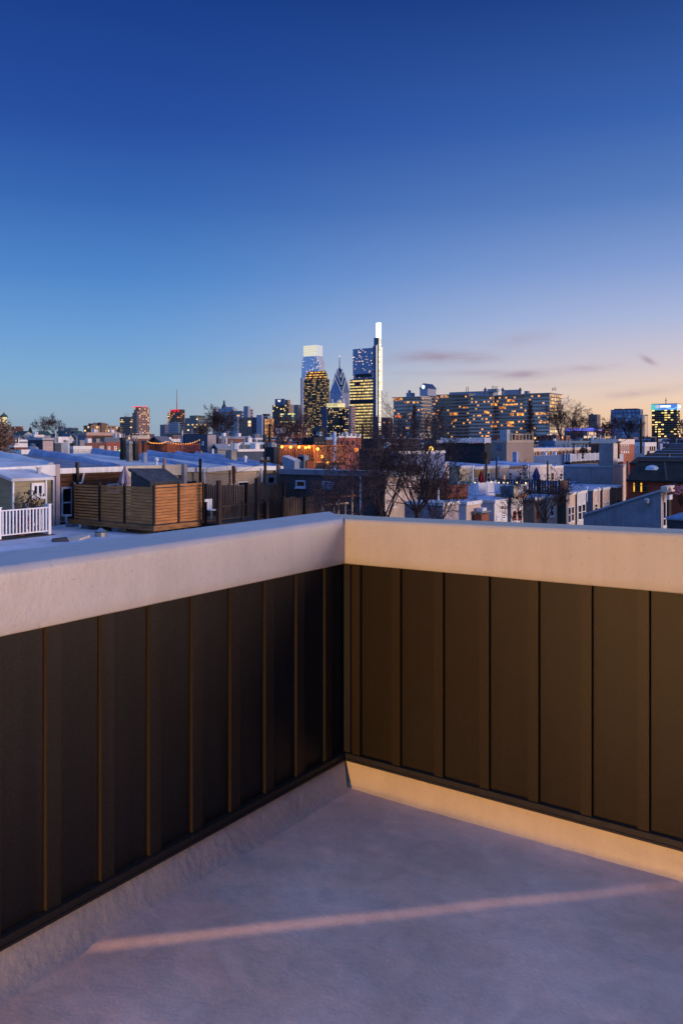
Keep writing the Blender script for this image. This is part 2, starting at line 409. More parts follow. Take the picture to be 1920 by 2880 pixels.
def coping_prof(z0, z1, w, r, rb, rt, drop):
    pr = [(0.01, z0+0.004-0.012, rb), (-0.020, z0-0.012, rb), (-0.025, z0-0.006, rb)]
    for k in range(1, 9): pr.append((-0.026, z0+0.006+(z1-r-z0-0.006)*k/8, rb+(rt-rb)*k/8))
    for k in range(1, 9):
        a = math.pi/2*k/8; pr.append((-0.026+r*(1-math.cos(a)), z1-r+r*math.sin(a), rt))
    for k in range(1, 13): pr.append((-0.026+r+(w-2*r)*k/12, z1-drop*k/12, rt))
    for k in range(1, 7):
        a = math.pi/2*k/6; pr.append((-0.026+w-r+r*math.sin(a), z1-drop-r+r*math.cos(a), rt))
    pr.append((-0.026+w, z0-0.3, rt))
    return pr
for side in 'vu':
    if side == 'v':
        w = thing('parapet_wall', 'roof deck parapet on the left, dark metal siding in cool shade under a broad pale coping', 'parapet wall', 1.5, VW, ZD)
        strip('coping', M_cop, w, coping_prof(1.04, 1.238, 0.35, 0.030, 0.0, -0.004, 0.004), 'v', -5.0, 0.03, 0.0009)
        fp = [(-0.010, 0.128, 0), (-0.022, 0.112, 0), (-0.030, 0.09, 0), (-0.040, 0.06, 0), (-0.052, 0.032, 0), (-0.062, 0.016, 0), (-0.074, 0.007, 0), (-0.092, -0.006, 0)]
    else:
        w = thing('parapet_wall', 'parapet facing the skyline, warm lit brown metal siding under a cream coping', 'parapet wall', UW, 1.5, ZD)
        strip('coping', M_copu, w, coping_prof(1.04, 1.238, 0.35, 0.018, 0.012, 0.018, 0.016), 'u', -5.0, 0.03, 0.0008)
        fp = [(-0.006, 0.128, 0), (-0.010, 0.112, 0), (-0.014, 0.09, 0), (-0.017, 0.06, 0), (-0.020, 0.035, 0), (-0.025, 0.016, 0), (-0.034, 0.006, 0), (-0.055, -0.006, 0)]
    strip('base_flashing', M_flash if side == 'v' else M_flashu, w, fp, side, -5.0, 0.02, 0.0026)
    # flat siding sheet, battens, base trim
    s = MB(); tr = MB()
    if side == 'v':
        s.box(-5.0, UW+0.05, VW, VW+0.03, ZD+0.10, ZD+1.06)
        tr.box(-5.0, UW-0.002, VW-0.030, VW-0.001, ZD+0.122, ZD+0.150); tr.box(-5.0, UW-0.002, VW-0.036, VW-0.030, ZD+0.118, ZD+0.127)
    else:
        s.box(UW, UW+0.03, -5.0, VW-0.001, ZD+0.10, ZD+1.06)
        tr.box(UW-0.030, UW-0.001, -5.0, VW-0.032, ZD+0.122, ZD+0.150); tr.box(UW-0.036, UW-0.030, -5.0, VW-0.038, ZD+0.118, ZD+0.127)
    s.build('siding_sheet', M_side if side == 'u' else M_sidev, w); tr.build('base_trim', M_trim, w)
    for k in range(24):
        if side == 'v':      # near edge of batten k sits at distance t along the wall from the corner
            tb = 0.165 + 0.2075*k; a1 = UW - tb; a0 = a1 + 0.052      # a1 = near edge
            if a1 < -4.8: break
            q = MB().box(a1, a0, VW-0.016, VW-0.0005, ZD+0.150, ZD+1.030)
        else:
            tb = 0.105 + 0.2148*k; a1 = VW - tb; a0 = a1 + 0.044
            if a1 < -4.8: break
            q = MB().box(UW-0.018, UW-0.0005, a1, a0, ZD+0.150, ZD+1.030 + 0.012*tb)
            # thin raised lock seam on the side of each batten away from the corner
            q.box(UW-0.021, UW-0.018, a1+0.001, a1+0.004, ZD+0.151, ZD+1.029 + 0.012*tb)
        q.build('batten', M_batt if side == 'u' else M_sidev, w)
    if side == 'u':
        MB().box(UW-0.012, UW-0.001, VW-0.045, VW-0.010, ZD+0.15, ZD+1.03).build('corner_trim', M_trim, w)
# the wall below the parapet, so that a step to the side still finds a building
bb = thing('row_house', 'the house that carries the roof deck', 'row house', 0, 0, 0)
MB().box(-9, UW+0.31, -3.6, VW+0.31, 0.0, ZD-0.16).build('wall', paint('5a5048'), bb)
MB().box(-9, UW+0.31, VW+0.031, VW+0.31, ZD-0.158, ZD+1.03).build('rim', paint('5a5048'), bb)
MB().box(UW+0.031, UW+0.31, -5.2, VW+0.03, ZD-0.158, ZD+1.03).build('rim', paint('5a5048'), bb)
pw_ = thing('parapet_wall', 'parapet on the open right side of the roof deck', 'parapet wall', 0, -3.2, ZD)  # out of view, added to keep the low sun off the left siding
MB().box(-5.0, UW-0.05, -3.24, -3.2, ZD-0.1, ZD+1.06).build('siding_sheet', M_side, pw_); MB().box(-5.0, UW-0.05, -3.5, -3.19, ZD+1.061, ZD+1.238).build('coping', M_cop, pw_)
# wall lamp behind the camera: low, skims the floor and lights the far parapet
ll = bpy.data.lights.new('deck_lamp', 'POINT'); ll.energy = 1500; ll.color = (1.0, 0.52, 0.17); ll.shadow_soft_size = 0.05
lo = bpy.data.objects.new('deck_lamp', ll); COL.objects.link(lo); lo.location = P(-3.0, 1.68, ZD+0.28)
# ================================================================ GROUND AND SKYLINE
R = random.Random(7)
g = MB(); g.q([(-9000,-42000,0),(42000,-42000,0),(42000,42000,0),(-9000,42000,0)])
tag(g.build('ground', paint('2a2a2e', var=0.3, scale=0.02)), 'dark city ground running out to the horizon', kind='structure')
def cdims(l, c, r, Y):
    """box whose near vertical edge stands at column c, depth Y; its face along v reaches column l, its face along u column r"""
    u0, v0 = corner(c, Y); return u0, u_at(r, v0), v0, v_at(l, u0)
def cbox(b, l, c, r, top, Y, bot=None, grow=0.0):
    u0, u1, v0, v1 = cdims(l, c, r, Y); z1 = hz(top, Y); z0 = 0.0 if bot is None else hz(bot, Y)
    b.box(u0-grow, u1+grow, v0-grow, v1+grow, z0, z1); return u0, u1, v0, v1, z0, z1
def block(name, label, cat, l, c, r, top, Y, mat, roofm=None, group=None, part='wall', cornice=None, clutter=0):
    u0, v0 = corner(c, Y); w = thing(name, label, cat, u0, v0, 0, group)
    b = MB(); d = cbox(b, l, c, r, top, Y); b.build(part, mat, w)
    u0, u1, v0, v1, z0, z1 = d
    if roofm or cornice:
        h = max(0.25, (u1-u0)*0.02)
        MB().box(u0+h*0.3, u1-h*0.3, v0+h*0.3, v1-h*0.3, z1+0.003, z1+h*0.35).build('roof', roofm or M_roofd, w)
    if cornice:
        MB().box(u0-0.25, u1+0.25, v0-0.25, v0-0.003, z1-0.55, z1+0.12).box(u0-0.25, u0-0.003, v0, v1, z1-0.5, z1+0.11).build('cornice', cornice, w)
    for i in range(clutter):
        a = R.uniform(0.15, 0.8); e = R.uniform(0.1, 0.8); s = R.uniform(0.04, 0.12)*(u1-u0); hh = s*R.uniform(0.4, 1.0)
        MB().box(u0+a*(u1-u0), u0+a*(u1-u0)+s, v0+e*(v1-v0), v0+e*(v1-v0)+s*1.4, z1+0.35, z1+0.35+hh).build('rooftop_unit', M_grey, w)
    w['_d'] = (u0, u1, v0, v1, z0, z1)
    return w
M_grey = paint('80858e', 0.6, 0.2, 0.6); M_dgrey = paint('3c4048', 0.7, 0.2, 0.6); M_white = paint('c6c8cc', 0.55, 0.1, 1.5, streak=0.12)
M_roofd = paint('565c68', 0.8, 0.25, 0.4); M_roofl = paint('c0c6d0', 0.6, 0.2, 0.5); M_black = paint('15161a', 0.6, 0.2)
M_beac = glow('ff4040', 1.4)

# --- clock tower, floodlit
Yc = 2700
w = thing('clock_tower', 'floodlit pale yellow clock tower with a dark green dome', 'clock tower', *corner(11, Yc))
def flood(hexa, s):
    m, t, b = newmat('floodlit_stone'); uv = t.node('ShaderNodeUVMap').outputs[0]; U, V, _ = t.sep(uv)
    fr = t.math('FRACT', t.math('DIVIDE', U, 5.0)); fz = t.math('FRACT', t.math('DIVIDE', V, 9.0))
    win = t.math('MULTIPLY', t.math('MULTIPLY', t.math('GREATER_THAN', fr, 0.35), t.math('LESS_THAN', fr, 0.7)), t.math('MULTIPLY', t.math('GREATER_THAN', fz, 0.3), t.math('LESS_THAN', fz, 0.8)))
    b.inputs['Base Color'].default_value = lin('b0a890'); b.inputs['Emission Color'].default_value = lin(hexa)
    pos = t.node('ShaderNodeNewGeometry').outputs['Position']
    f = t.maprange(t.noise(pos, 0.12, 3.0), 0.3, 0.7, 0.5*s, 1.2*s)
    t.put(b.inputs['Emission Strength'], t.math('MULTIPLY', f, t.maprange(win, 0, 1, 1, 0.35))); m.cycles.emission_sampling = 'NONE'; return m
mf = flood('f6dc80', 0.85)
b = MB(); cbox(b, -9, 8, 23, 1196, Yc); cbox(b, -5, 8, 20.5, 1187, Yc+2, 1197); cbox(b, -2, 9, 19, 1173, Yc+6, 1188); b.build('shaft', mf, w)
u0, v0 = corner(9.5, Yc+16); cu, cv = u0+5, v0+5
MB().lathe((cu, cv), [(12, hz(1174, Yc)), (12, hz(1170, Yc)), (9.5, hz(1167, Yc)), (5, hz(1164, Yc)), (3, hz(1162.5, Yc))], 12).build('dome', paint('2f5a4a'), w)
MB().tube((cu, cv, hz(1163, Yc)), (cu, cv, hz(1157, Yc)), 2.0, 1.0).build('finial', paint('40404a'), w)
MB().lathe((cu, cv), [(1.6, hz(1158, Yc)), (1.6, hz(1156.5, Yc))], 8).build('beacon', M_beac, w)
for px, isu in ((3.2, True), (14.5, False)):
    u0_, v0_ = corner(8, Yc+2); 
    q = MB(); z = hz(1190.5, Yc); r = 5.2
    if isu: v, _ = on_u(px, 1190, u0_-12); c3 = [(u0_-6.5, v+r*math.cos(a*math.pi/6), z+r*math.sin(a*math.pi/6)) for a in range(12)]
    else: u, _ = on_v(px, 1190, v0_-12); c3 = [(u+r*math.cos(a*math.pi/6), v0_-6.5, z+r*math.sin(a*math.pi/6)) for a in range(12)]
    q.q(c3); q.build('clock_face', glow('fff6d8', 1.6), w)

# --- far towers left of the centre
def fac(n, *a, **k): return facade('facade_'+n, *a, **k)
block('office_block', 'low red brick block just beside the floodlit clock tower', 'office block', 31, 47, 66, 1199, 1500, fac('a', '5a3430', '2a2430', 'ff9a70', 5, 4, frac=0.35, strength=0.5, seed=1), clutter=3)
w = thing('church_spire', 'thin dark needle spire rising alone from the roofs', 'spire', *corner(85, 1100))
u0, v0 = corner(85, 1100); MB().lathe((u0, v0), [(4, 5), (3.2, hz(1214, 1100)), (0.2, hz(1199, 1100))], 6).build('spire', M_black, w)
block('office_block', 'small blue grey block half hidden behind the two bare trees', 'office block', 163, 172, 185, 1199, 1300, fac('b', '56688a', '222c40', cw=5, ch=4, frac=0.12, seed=2), clutter=2)
block('office_block', 'long low slate coloured block with a stepped top', 'office block', 180, 200, 220, 1203, 1200, fac('c', '4c607c', '1c2636', cw=5, ch=4, frac=0.1, seed=3), clutter=3)
w = block('apartment_block', 'wide tan brick apartment block with many warm windows', 'apartment block', 235, 256, 331, 1196, 720, fac('d', '8c7868', '2c2c34', 'ffc070', 4.4, 3.0, (0.25,0.7), (0.3,0.75), frac=0.5, strength=1.7, rows=0.15, seed=4), clutter=6)
d = w['_d']; MB().box(d[0]+10, d[0]+15, d[2]-1, d[2]+9, 2, d[5]+2.2).box(d[0]+4, d[0]+20, d[2]+3, d[2]+9, d[5], d[5]+1.8).build('stair_tower', paint('6a584c'), w)
block('apartment_block', 'narrow brown annex beside the wide tan apartment block', 'apartment block', 331, 338, 345, 1200, 760, fac('d2', '6a5a50', '2c2c34', 'ffc070', 5, 3.0, frac=0.3, strength=1.2, seed=41))
w = block('office_tower', 'dark blue office tower with a white lit box on top', 'tower', 337, 366, 388, 1172, 1750, fac('e', '3c4658', '141c2c', 'ffd080', 4.5, 4.0, (0.0,1.0), (0.3,0.8), frac=0.25, strength=1.3, seed=5, rows=0.6), clutter=2)
b = MB(); cbox(b, 350, 362, 372, 1161.5, 1765, 1172); b.build('mechanical_penthouse', glow('b8d0e8', 0.55), w)
w = block('residential_tower', 'tall tan stepped tower with red lights along its crown', 'tower', 377, 391, 421, 1147, 1650, fac('f', '8a7470', '3a3440', 'ffc58a', 4.4, 3.4, (0.15,0.8), (0.2,0.8), frac=0.45, strength=1.1, rows=0.3, seed=6), roofm=M_dgrey)
b = MB(); cbox(b, 372.5, 385, 391, 1160, 1640); b.build('lower_wing', fac('f2', '6c6470', '2c2c3c', 'ffc58a', 4.4, 3.4, frac=0.25, seed=61), w)
b = MB(); cbox(b, 381, 394, 417, 1144, 1654, 1148); b.build('crown', paint('8a7470'), w)
for k, px in enumerate((375.5, 382, 388, 404, 410)):
    u0, v0 = corner(px, 1648); MB().box(u0, u0+4.5, v0, v0+4.5, hz(1144.5 if k < 3 else 1143.4, 1650), hz(1142.6 if k < 3 else 1141.5, 1650)).build('warning_light', M_beac, w)
# PSFS tower
w = block('office_tower', 'slab tower with glowing red rooftop letters and a tall mast', 'tower', 470, 505, 519, 1158, 1900, fac('g', '53505c', '20222e', 'ffd098', 3.6, 4.0, (0.12,0.85), (0.2,0.75), frac=0.8, strength=1.1, rows=0.2, seed=7))
b = MB(); cbox(b, 479, 506, 519.5, 1151, 1893); b.build('core', fac('g2', '3c3238', '181820', 'ff9050', 3.6, 4.0, frac=0.3, strength=1.0, seed=71), w)
u0, v0 = corner(506, 1893)
MB().tube((u0-2, v0+8, hz(1151, 1900)), (u0-2, v0+8, hz(1120, 1900)), 1.3, 0.8, 5).tube((u0-2, v0+8, hz(1120, 1900)), (u0-2, v0+8, hz(1094, 1900)), 0.9, 0.5, 5).build('mast', paint('b07878'), w)
# red letters on the left-away face
def letter(b, ch, u, va, vb, z0, z1, th):
    def st(p, q):
        (x0, y0), (x1, y1) = p, q
        b.box(u-1.0, u-0.2, va+(vb-va)*min(x0,x1)-0.0, va+(vb-va)*max(x0,x1)+0.0, 0, 0) if False else None
        V0 = va+(vb-va)*x0; V1 = va+(vb-va)*x1; Z0 = z0+(z1-z0)*y0; Z1 = z0+(z1-z0)*y1
        b.tube((u-0.8, V0, Z0), (u-0.8, V1, Z1), th, th, 4)
    S = {'P': [((0,0),(0,1)),((0,1),(.8,1)),((.8,1),(.8,.5)),((.8,.5),(0,.5))], 'F': [((0,0),(0,1)),((0,1),(.8,1)),((0,.5),(.7,.5))],
         'S': [((.8,1),(0,1)),((0,1),(0,.5)),((0,.5),(.8,.5)),((.8,.5),(.8,0)),((.8,0),(0,0))], 'W': [((0,1),(.2,0)),((.2,0),(.4,.8)),((.4,.8),(.6,0)),((.6,0),(.8,1))]}
    for p, q in S[ch]: st(p, q)
for ch, (a, c) in zip('PSFS', ((482, 487), (488, 493.5), (494.5, 499.5), (500.5, 505.5))):
    b = MB(); letter(b, ch, u0-0.5, v_at(a, u0), v_at(c, u0), hz(1158.5, 1900), hz(1151.6, 1900), 0.6); b.build('sign_letter', glow('ff3040', 1.3), w)
block('office_block', 'low bluish block in front of the tower with red letters', 'office block', 450, 463, 478, 1194, 1500, fac('h', '57668a', '26304a', cw=4, ch=4, frac=0.1, seed=8), clutter=2)
block('apartment_block', 'white slab block below the tower with red letters', 'apartment block', 474, 502, 524, 1187, 1150, fac('i', '8c98b0', '46505e', cw=40, ch=3.2, wu=(0.02,0.4), wz=(0.35,0.8), frac=0.05, seed=9), clutter=3)
block('hospital_block', 'green grey mid-rise with yellow lights along its roof edge', 'office block', 520, 556, 586, 1175, 1100, fac('j', '66788a', '223040', 'ffd070', 4.2, 3.6, (0.08,0.9), (0.25,0.75), frac=0.28, strength=1.2, seed=10), clutter=3)
w = block('mechanical_floor', 'small lit rooftop level on the green grey mid-rise', 'office block', 533, 556, 578, 1168, 1140, fac('j2', '4a6058', '1c2c2c', 'ffe080', 5, 3.6, frac=0.5, strength=1.4, seed=101))
# broad white institution with the statue-topped finial behind
w = block('hospital_block', 'broad pale block with banded windows and a stepped white roof', 'office block', 598, 680, 700, 1155, 1000, fac('k', '8a94a8', '28303e', 'ffc880', 5.0, 3.6, (0.02,0.98), (0.35,0.85), frac=0.16, strength=1.2, seed=11), clutter=3)
b = MB(); cbox(b, 613, 655, 668, 1148, 1012, 1156); cbox(b, 628, 655, 660, 1143.5, 1020, 1149); cbox(b, 602, 606, 614, 1144.5, 1008, 1156); b.build('upper_storey', paint('98a2b4'), w)
w = block('elevator_tower', 'plain pale tower slab rising beside the banded block', 'tower', 685, 697, 703, 1142, 980, paint('8c96aa'), )
b = MB(); cbox(b, 697, 703, 712, 1150, 985); b.build('lift_shaft', fac('k2', '8c8c98', '30343e', 'ffc880', 5, 3.4, frac=0.15, seed=12), w)
w = thing('statue_spire', 'dark stone finial topped by a standing statue above the white block', 'spire', *corner(630, 1500))
u0, v0 = corner(630, 1500); MB().lathe((u0, v0), [(5.5, hz(1150, 1500)), (4.2, hz(1143, 1500)), (2.4, hz(1139, 1500)), (2.6, hz(1137, 1500)), (1.4, hz(1135, 1500)), (1.9, hz(1131, 1500)), (0.9, hz(1128, 1500)), (1.1, hz(1126.5, 1500)), (0.2, hz(1124.5, 1500))], 8).build('finial', paint('3a4658'), w)
# white apartment block with glazed grid and warm glazed end
w = block('apartment_block', 'white framed apartment block with a dark glass grid and small lights', 'apartment block', 658, 722, 736, 1173, 820, fac('l', '5c6880', '1a2230', 'ffc890', 4.6, 3.1, (0.1,0.9), (0.12,0.92), frac=0.15, strength=1.7, rows=0.1, seed=13), clutter=2)
b = MB(); cbox(b, 657, 668, 671, 1171, 815); b.build('end_wall', paint('98a2b6'), w)
b = MB(); cbox(b, 721, 736, 740, 1166.5, 812); b.build('core', paint('a2a8b8'), w)
b = MB(); cbox(b, 736, 752, 756, 1170, 826); b.build('balcony_bay', fac('l2', 'a0a6b6', '1c2430', cw=14, ch=3.0, wu=(0.25,0.8), wz=(0.3,0.85), frac=0.0, seed=14), w)
b = MB(); cbox(b, 744, 753, 770.5, 1177, 818); b.build('glazed_end', fac('l3', '94867c', 'a06a40', 'ffb060', 3.2, 3.1, (0.12,0.9), (0.12,0.9), frac=0.92, strength=0.75, rows=0.2, seed=15), w)
b = MB(); cbox(b, 738, 748, 759, 1163.5, 840, 1171); b.gable(*[x for x in cdims(738, 748, 759, 840)], hz(1166, 840), hz(1163.5, 840)); b.build('roof_plant', M_dgrey, w)
# W hotel
w = block('hotel_tower', 'dark glass hotel tower with a white letter high on its grey crown', 'tower', 766, 799, 813, 1138, 2100, fac('m', '2c3850', '0e1624', 'ffd884', 4.4, 4.2, (0.05,0.95), (0.2,0.85), frac=0.22, strength=1.5, rows=0.4, seed=16, metal_g=0.4))
b = MB(); cbox(b, 773, 799.5, 801, 1121, 2095, 1140); b.build('crown', paint('5c6c8c'), w)
b = MB(); cbox(b, 799, 812, 824, 1137, 2110); cbox(b, 799.5, 809, 816, 1124, 2115, 1139); b.build('stone_wing', fac('m2', '9a8272', '50464a', 'ffcf98', 5, 4.2, frac=0.12, seed=17), w)
u0, v0 = corner(799.5, 2095)
b = MB(); letter(b, 'W', u0-0.5, v_at(782, u0), v_at(791, u0), hz(1130, 2100), hz(1123.5, 2100), 0.7); b.build('sign_letter', glow('ffffff', 1.6), w)
block('office_block', 'low green glass office block with yellow lit floors', 'office block', 788, 820, 829, 1161, 1700, fac('n', '4c7078', '28484e', 'fff090', 5, 4.0, (0.02,0.98), (0.3,0.8), frac=0.5, strength=1.5, rows=0.7, rowscale=10, seed=18, metal_g=0.3), low=None) if False else block('office_block', 'low green glass office block with yellow lit floors', 'office block', 788, 820, 829, 1161, 1700, fac('n', '4c7078', '28484e', 'fff090', 5, 4.0, (0.02,0.98), (0.3,0.8), frac=0.42, strength=1.5, rows=0.7, rowscale=10, seed=18, metal_g=0.3, low=(0, 70, 0.4)))
block('office_tower', 'plain grey tower squeezed between the green block and the tallest glass pair', 'tower', 825, 838, 848, 1138, 2200, fac('o', '6a7288', '262e40', 'ffd0a0', 5, 4, frac=0.1, seed=19))
block('domed_hall', 'wide low hall with a string of lights along its eaves', 'hall', 800, 840, 870, 1192, 1200, fac('p', '4a4a58', '2a2430', 'ffd890', 3.0, 6.0, (0.2,0.8), (0.1,0.7), frac=0.6, strength=1.2, rows=0.1, seed=20), clutter=3)
block('colonnaded_hall', 'pale columned building beside the warm glazed apartment end', 'hall', 769, 775, 803, 1203, 1150, fac('p2', '9098b4', '3c4660', cw=4, ch=12, wu=(0.4,0.85), wz=(0.2,0.85), frac=0.0, seed=21), cornice=paint('a0a8c0'))

# --- the tall glass tower with the glowing crown
mg = fac('comcast', '9cb0d4', '90a4cc', 'ffc878', 3.0, 4.2, (0.1,0.9), (0.15,0.85), frac=0.2, strength=1.2, rows=0.35, seed=22, metal_g=0.85, rough_g=0.25, rough_w=0.3)
w = block('glass_skyscraper', 'tall pale glass skyscraper with a glowing cream crown', 'skyscraper', 848, 897, 912.5, 1016, 2440, mg)
b = MB(); cbox(b, 850, 890.5, 908.5, 1000, 2446, 1020); b.build('upper_shaft', mg, w)
b = MB(); cbox(b, 845, 849, 900, 1062, 2436); b.build('side_fin', paint('8494b4', 0.3, 0.05, 0.1), w)
mcr, t, bb_ = newmat('glowing_crown'); uv = t.node('ShaderNodeUVMap').outputs[0]; U, V, _ = t.sep(uv)
st_ = t.math('GREATER_THAN', t.math('FRACT', t.math('DIVIDE', t.math('ADD', V, 2.0), 7.4)), 0.78)
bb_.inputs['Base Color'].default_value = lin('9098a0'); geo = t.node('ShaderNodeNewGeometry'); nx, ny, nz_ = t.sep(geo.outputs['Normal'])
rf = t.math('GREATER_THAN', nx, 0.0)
cc = t.mix(rf, t.mix(st_, lin('f2eccc'), lin('e6c878')), lin('d4dce4'))  # right face: bright west sky reflection put in as emission
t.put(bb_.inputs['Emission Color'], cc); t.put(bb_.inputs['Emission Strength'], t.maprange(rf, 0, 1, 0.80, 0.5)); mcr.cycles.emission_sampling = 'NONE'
b = MB(); cbox(b, 853, 890.5, 907, 969.5, 2452, 1002); b.build('crown', mcr, w)
# dark stepped tower with orange windows
md = fac('dark', '201c28', '18161e', 'ffc068', 2.0, 4.3, (0.15,0.8), (0.3,0.72), frac=0.44, strength=1.0, rows=0.72, rowscale=7, seed=23, lit2='ffd890')
w = block('dark_skyscraper', 'black stepped skyscraper with orange windows before the glowing crown tower', 'skyscraper', 853.5, 915, 926, 1065, 2250, md)
b = MB(); cbox(b, 859, 915.5, 920, 1049, 2256, 1067); cbox(b, 863, 911, 916.5, 1042, 2264, 1050); b.build('upper_setback', fac('dark2', '221e26', '16141c', 'ffb850', 4.3, 6.5, (0.25,0.85), (0.3,0.8), frac=0.7, strength=1.7, rows=0.2, seed=24), w)
# chevron crowned tower
Yl = 2650
m_lib = fac('liberty', '7c90ba', '5c7098', 'ffd0a0', 3.0, 4.2, (0.1,0.9), (0.15,0.85), frac=0.14, strength=1.0, rows=0.4, seed=25, metal_g=0.75, rough_g=0.3, rough_w=0.35)
w = block('spired_skyscraper', 'blue glass skyscraper with stacked chevron gables and a needle spire', 'skyscraper', 927, 961, 982, 1103, Yl, m_lib)
u0, u1, v0, v1 = cdims(927, 961, 982, Yl); cu, cv = (u0+u1)/2, (v0+v1)/2; hu, hv = (u1-u0)/2, (v1-v0)/2
MB().box(u0+3, u1-3, v0+3, v1-3, hz(1106, Yl), hz(1086, Yl)).build('shoulder', m_lib, w)
m_edge = glow('dfe6f4', 0.5); m_gl = paint('5068a0', 0.25, 0.1, 0.05, metal=0.7)
lv = [(1.00, 1103, 1062), (0.72, 1081, 1047), (0.42, 1060, 1035)]
for k, (s, e, a) in enumerate(lv):
    g1 = MB().gable(cu-hu*s, cu+hu*s, cv-hv*s, cv+hv*s, hz(e, Yl), hz(a, Yl), 'v', oh=0.4+0.3*k); g1.gable(cu-hu*s, cu+hu*s, cv-hv*s, cv+hv*s, hz(e, Yl), hz(a, Yl)+0.3, 'u', oh=0.6+0.3*k)
    g1.build('gabled_crown', m_gl, w)
    ed = MB(); r = 1.0
    ed.tube((cu-hu*s-2, cv-hv*s, hz(e, Yl)), (cu-hu*s-2, cv, hz(a, Yl)), r, r, 4).tube((cu-hu*s-2, cv, hz(a, Yl)), (cu-hu*s-2, cv+hv*s, hz(e, Yl)), r, r, 4)
    ed.tube((cu-hu*s, cv-hv*s-2, hz(e, Yl)), (cu, cv-hv*s-2, hz(a, Yl)), r*1.6, r*1.6, 4).tube((cu, cv-hv*s-2, hz(a, Yl)), (cu+hu*s, cv-hv*s-2, hz(e, Yl)), r*1.6, r*1.6, 4)
    ed.build('lit_edge', m_edge, w)
MB().lathe((cu, cv), [(7, hz(1044, Yl)), (3.2, hz(1034, Yl)), (1.5, hz(1030, Yl)), (1.1, hz(1010, Yl)), (0.5, hz(999, Yl))], 6).build('spire', paint('38486c'), w)
MB().lathe((cu, cv), [(1.7, hz(999.5, Yl)), (1.7, hz(997.5, Yl))], 6).build('beacon', glow('ffc8d0', 2.0), w)
# buildings at its foot
w = block('office_block', 'dark mid-rise scattered with orange windows below the chevron tower', 'office block', 904, 980, 986, 1144, 1900, fac('q', '24262f', '1a1c28', 'ffb45a', 2.6, 4.2, (0.15,0.9), (0.3,0.75), frac=0.36, strength=1.3, rows=0.65, seed=26, lit2='ffe0a0'))
b = MB(); cbox(b, 904, 918, 919.5, 1143, 1893); b.build('blank_wall', paint('3c4c70', 0.5), w)
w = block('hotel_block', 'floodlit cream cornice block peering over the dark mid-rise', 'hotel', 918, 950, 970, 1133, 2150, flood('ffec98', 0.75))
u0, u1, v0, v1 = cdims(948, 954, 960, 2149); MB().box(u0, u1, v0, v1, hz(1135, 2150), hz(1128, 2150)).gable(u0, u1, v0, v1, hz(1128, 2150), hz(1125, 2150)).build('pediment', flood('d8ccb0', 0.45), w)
block('office_block', 'slim pale banded block at the foot of the tallest tower', 'office block', 980, 987, 999, 1142, 1850, fac('r', '9a8c98', '3a3440', 'ffe0b0', 60, 4.0, (0.0,1.0), (0.4,0.85), frac=0.12, seed=27))
# tallest tower with the white lantern
m1 = fac('techlow', '303a50', '26324a', 'ffd070', 2.4, 8.4, (0.0,1.0), (0.35,0.85), frac=0.80, strength=1.1, rows=0.8, rowscale=16, rowh=0.9, seed=28, lit2='ffe8a0', metal_g=0.5)
m2 = fac('techup', '5c74a0', '4c6694', 'ffd098', 3.0, 4.2, (0.15,0.85), (0.2,0.8), frac=0.26, strength=1.5, rows=0.6, rowscale=4, seed=29, metal_g=0.85, rough_g=0.25, rough_w=0.3)
w = block('lantern_skyscraper', 'tallest skyscraper, a glass slab with a glowing white lantern mast', 'skyscraper', 983, 1049, 1052, 1064, 2300, m1)
b = MB(); cbox(b, 992, 1047.5, 1051, 977.5, 2312, 1066); b.build('upper_shaft', m2, w)
b = MB(); cbox(b, 983.5, 1048, 1049, 1122, 2297, 1134); cbox(b, 999, 1041, 1042, 1050, 2309, 1058); b.build('plant_floor', paint('1c2a3e'), w)
b = MB(); cbox(b, 1048, 1062, 1073, 972, 2290); cbox(b, 1051, 1062, 1066, 949, 2294, 973); b.build('core', paint('34507c', 0.3, 0.1, 0.05, metal=0.4), w)
b = MB(); cbox(b, 1057.5, 1068, 1071.5, 907, 2302, 950); b.build('lantern', glow('fffdf4', 3.0), w)
u0, v0 = corner(1062, 2290)
ua, ub = u_at(1064.5, v0), u_at(1070.0, v0)
b = MB().box(ua, ub, v0-1.5, v0-0.3, hz(1222, 2290), hz(950, 2290)); b.build('light_strip', facade('lit_strip', 'e0c890', 'fff0c0', 'fff0c8', 30, 5.0, (0,1), (0.12,0.9), frac=1.2, strength=1.15, rows=0.0, seed=30), w)
va = v_at(1059.6, u0); MB().box(u0-1.6, u0-0.3, va-0.9, va+0.9, hz(1172, 2290), hz(970, 2290)).build('light_line', glow('fff4dc', 1.3), w)
MB().box(u_at(1071.6, v0), u_at(1073.4, v0), v0-2, v0-0.3, hz(1096, 2290), hz(974, 2290)).build('light_line', glow('fff4dc', 1.2), w)
block('office_block', 'low maroon block between the tallest tower and the balcony complex', 'office block', 1071, 1090, 1104, 1174, 1700, fac('s', '4c3c4c', '2a2634', 'ffb070', 5, 4, frac=0.2, seed=31), clutter=2)

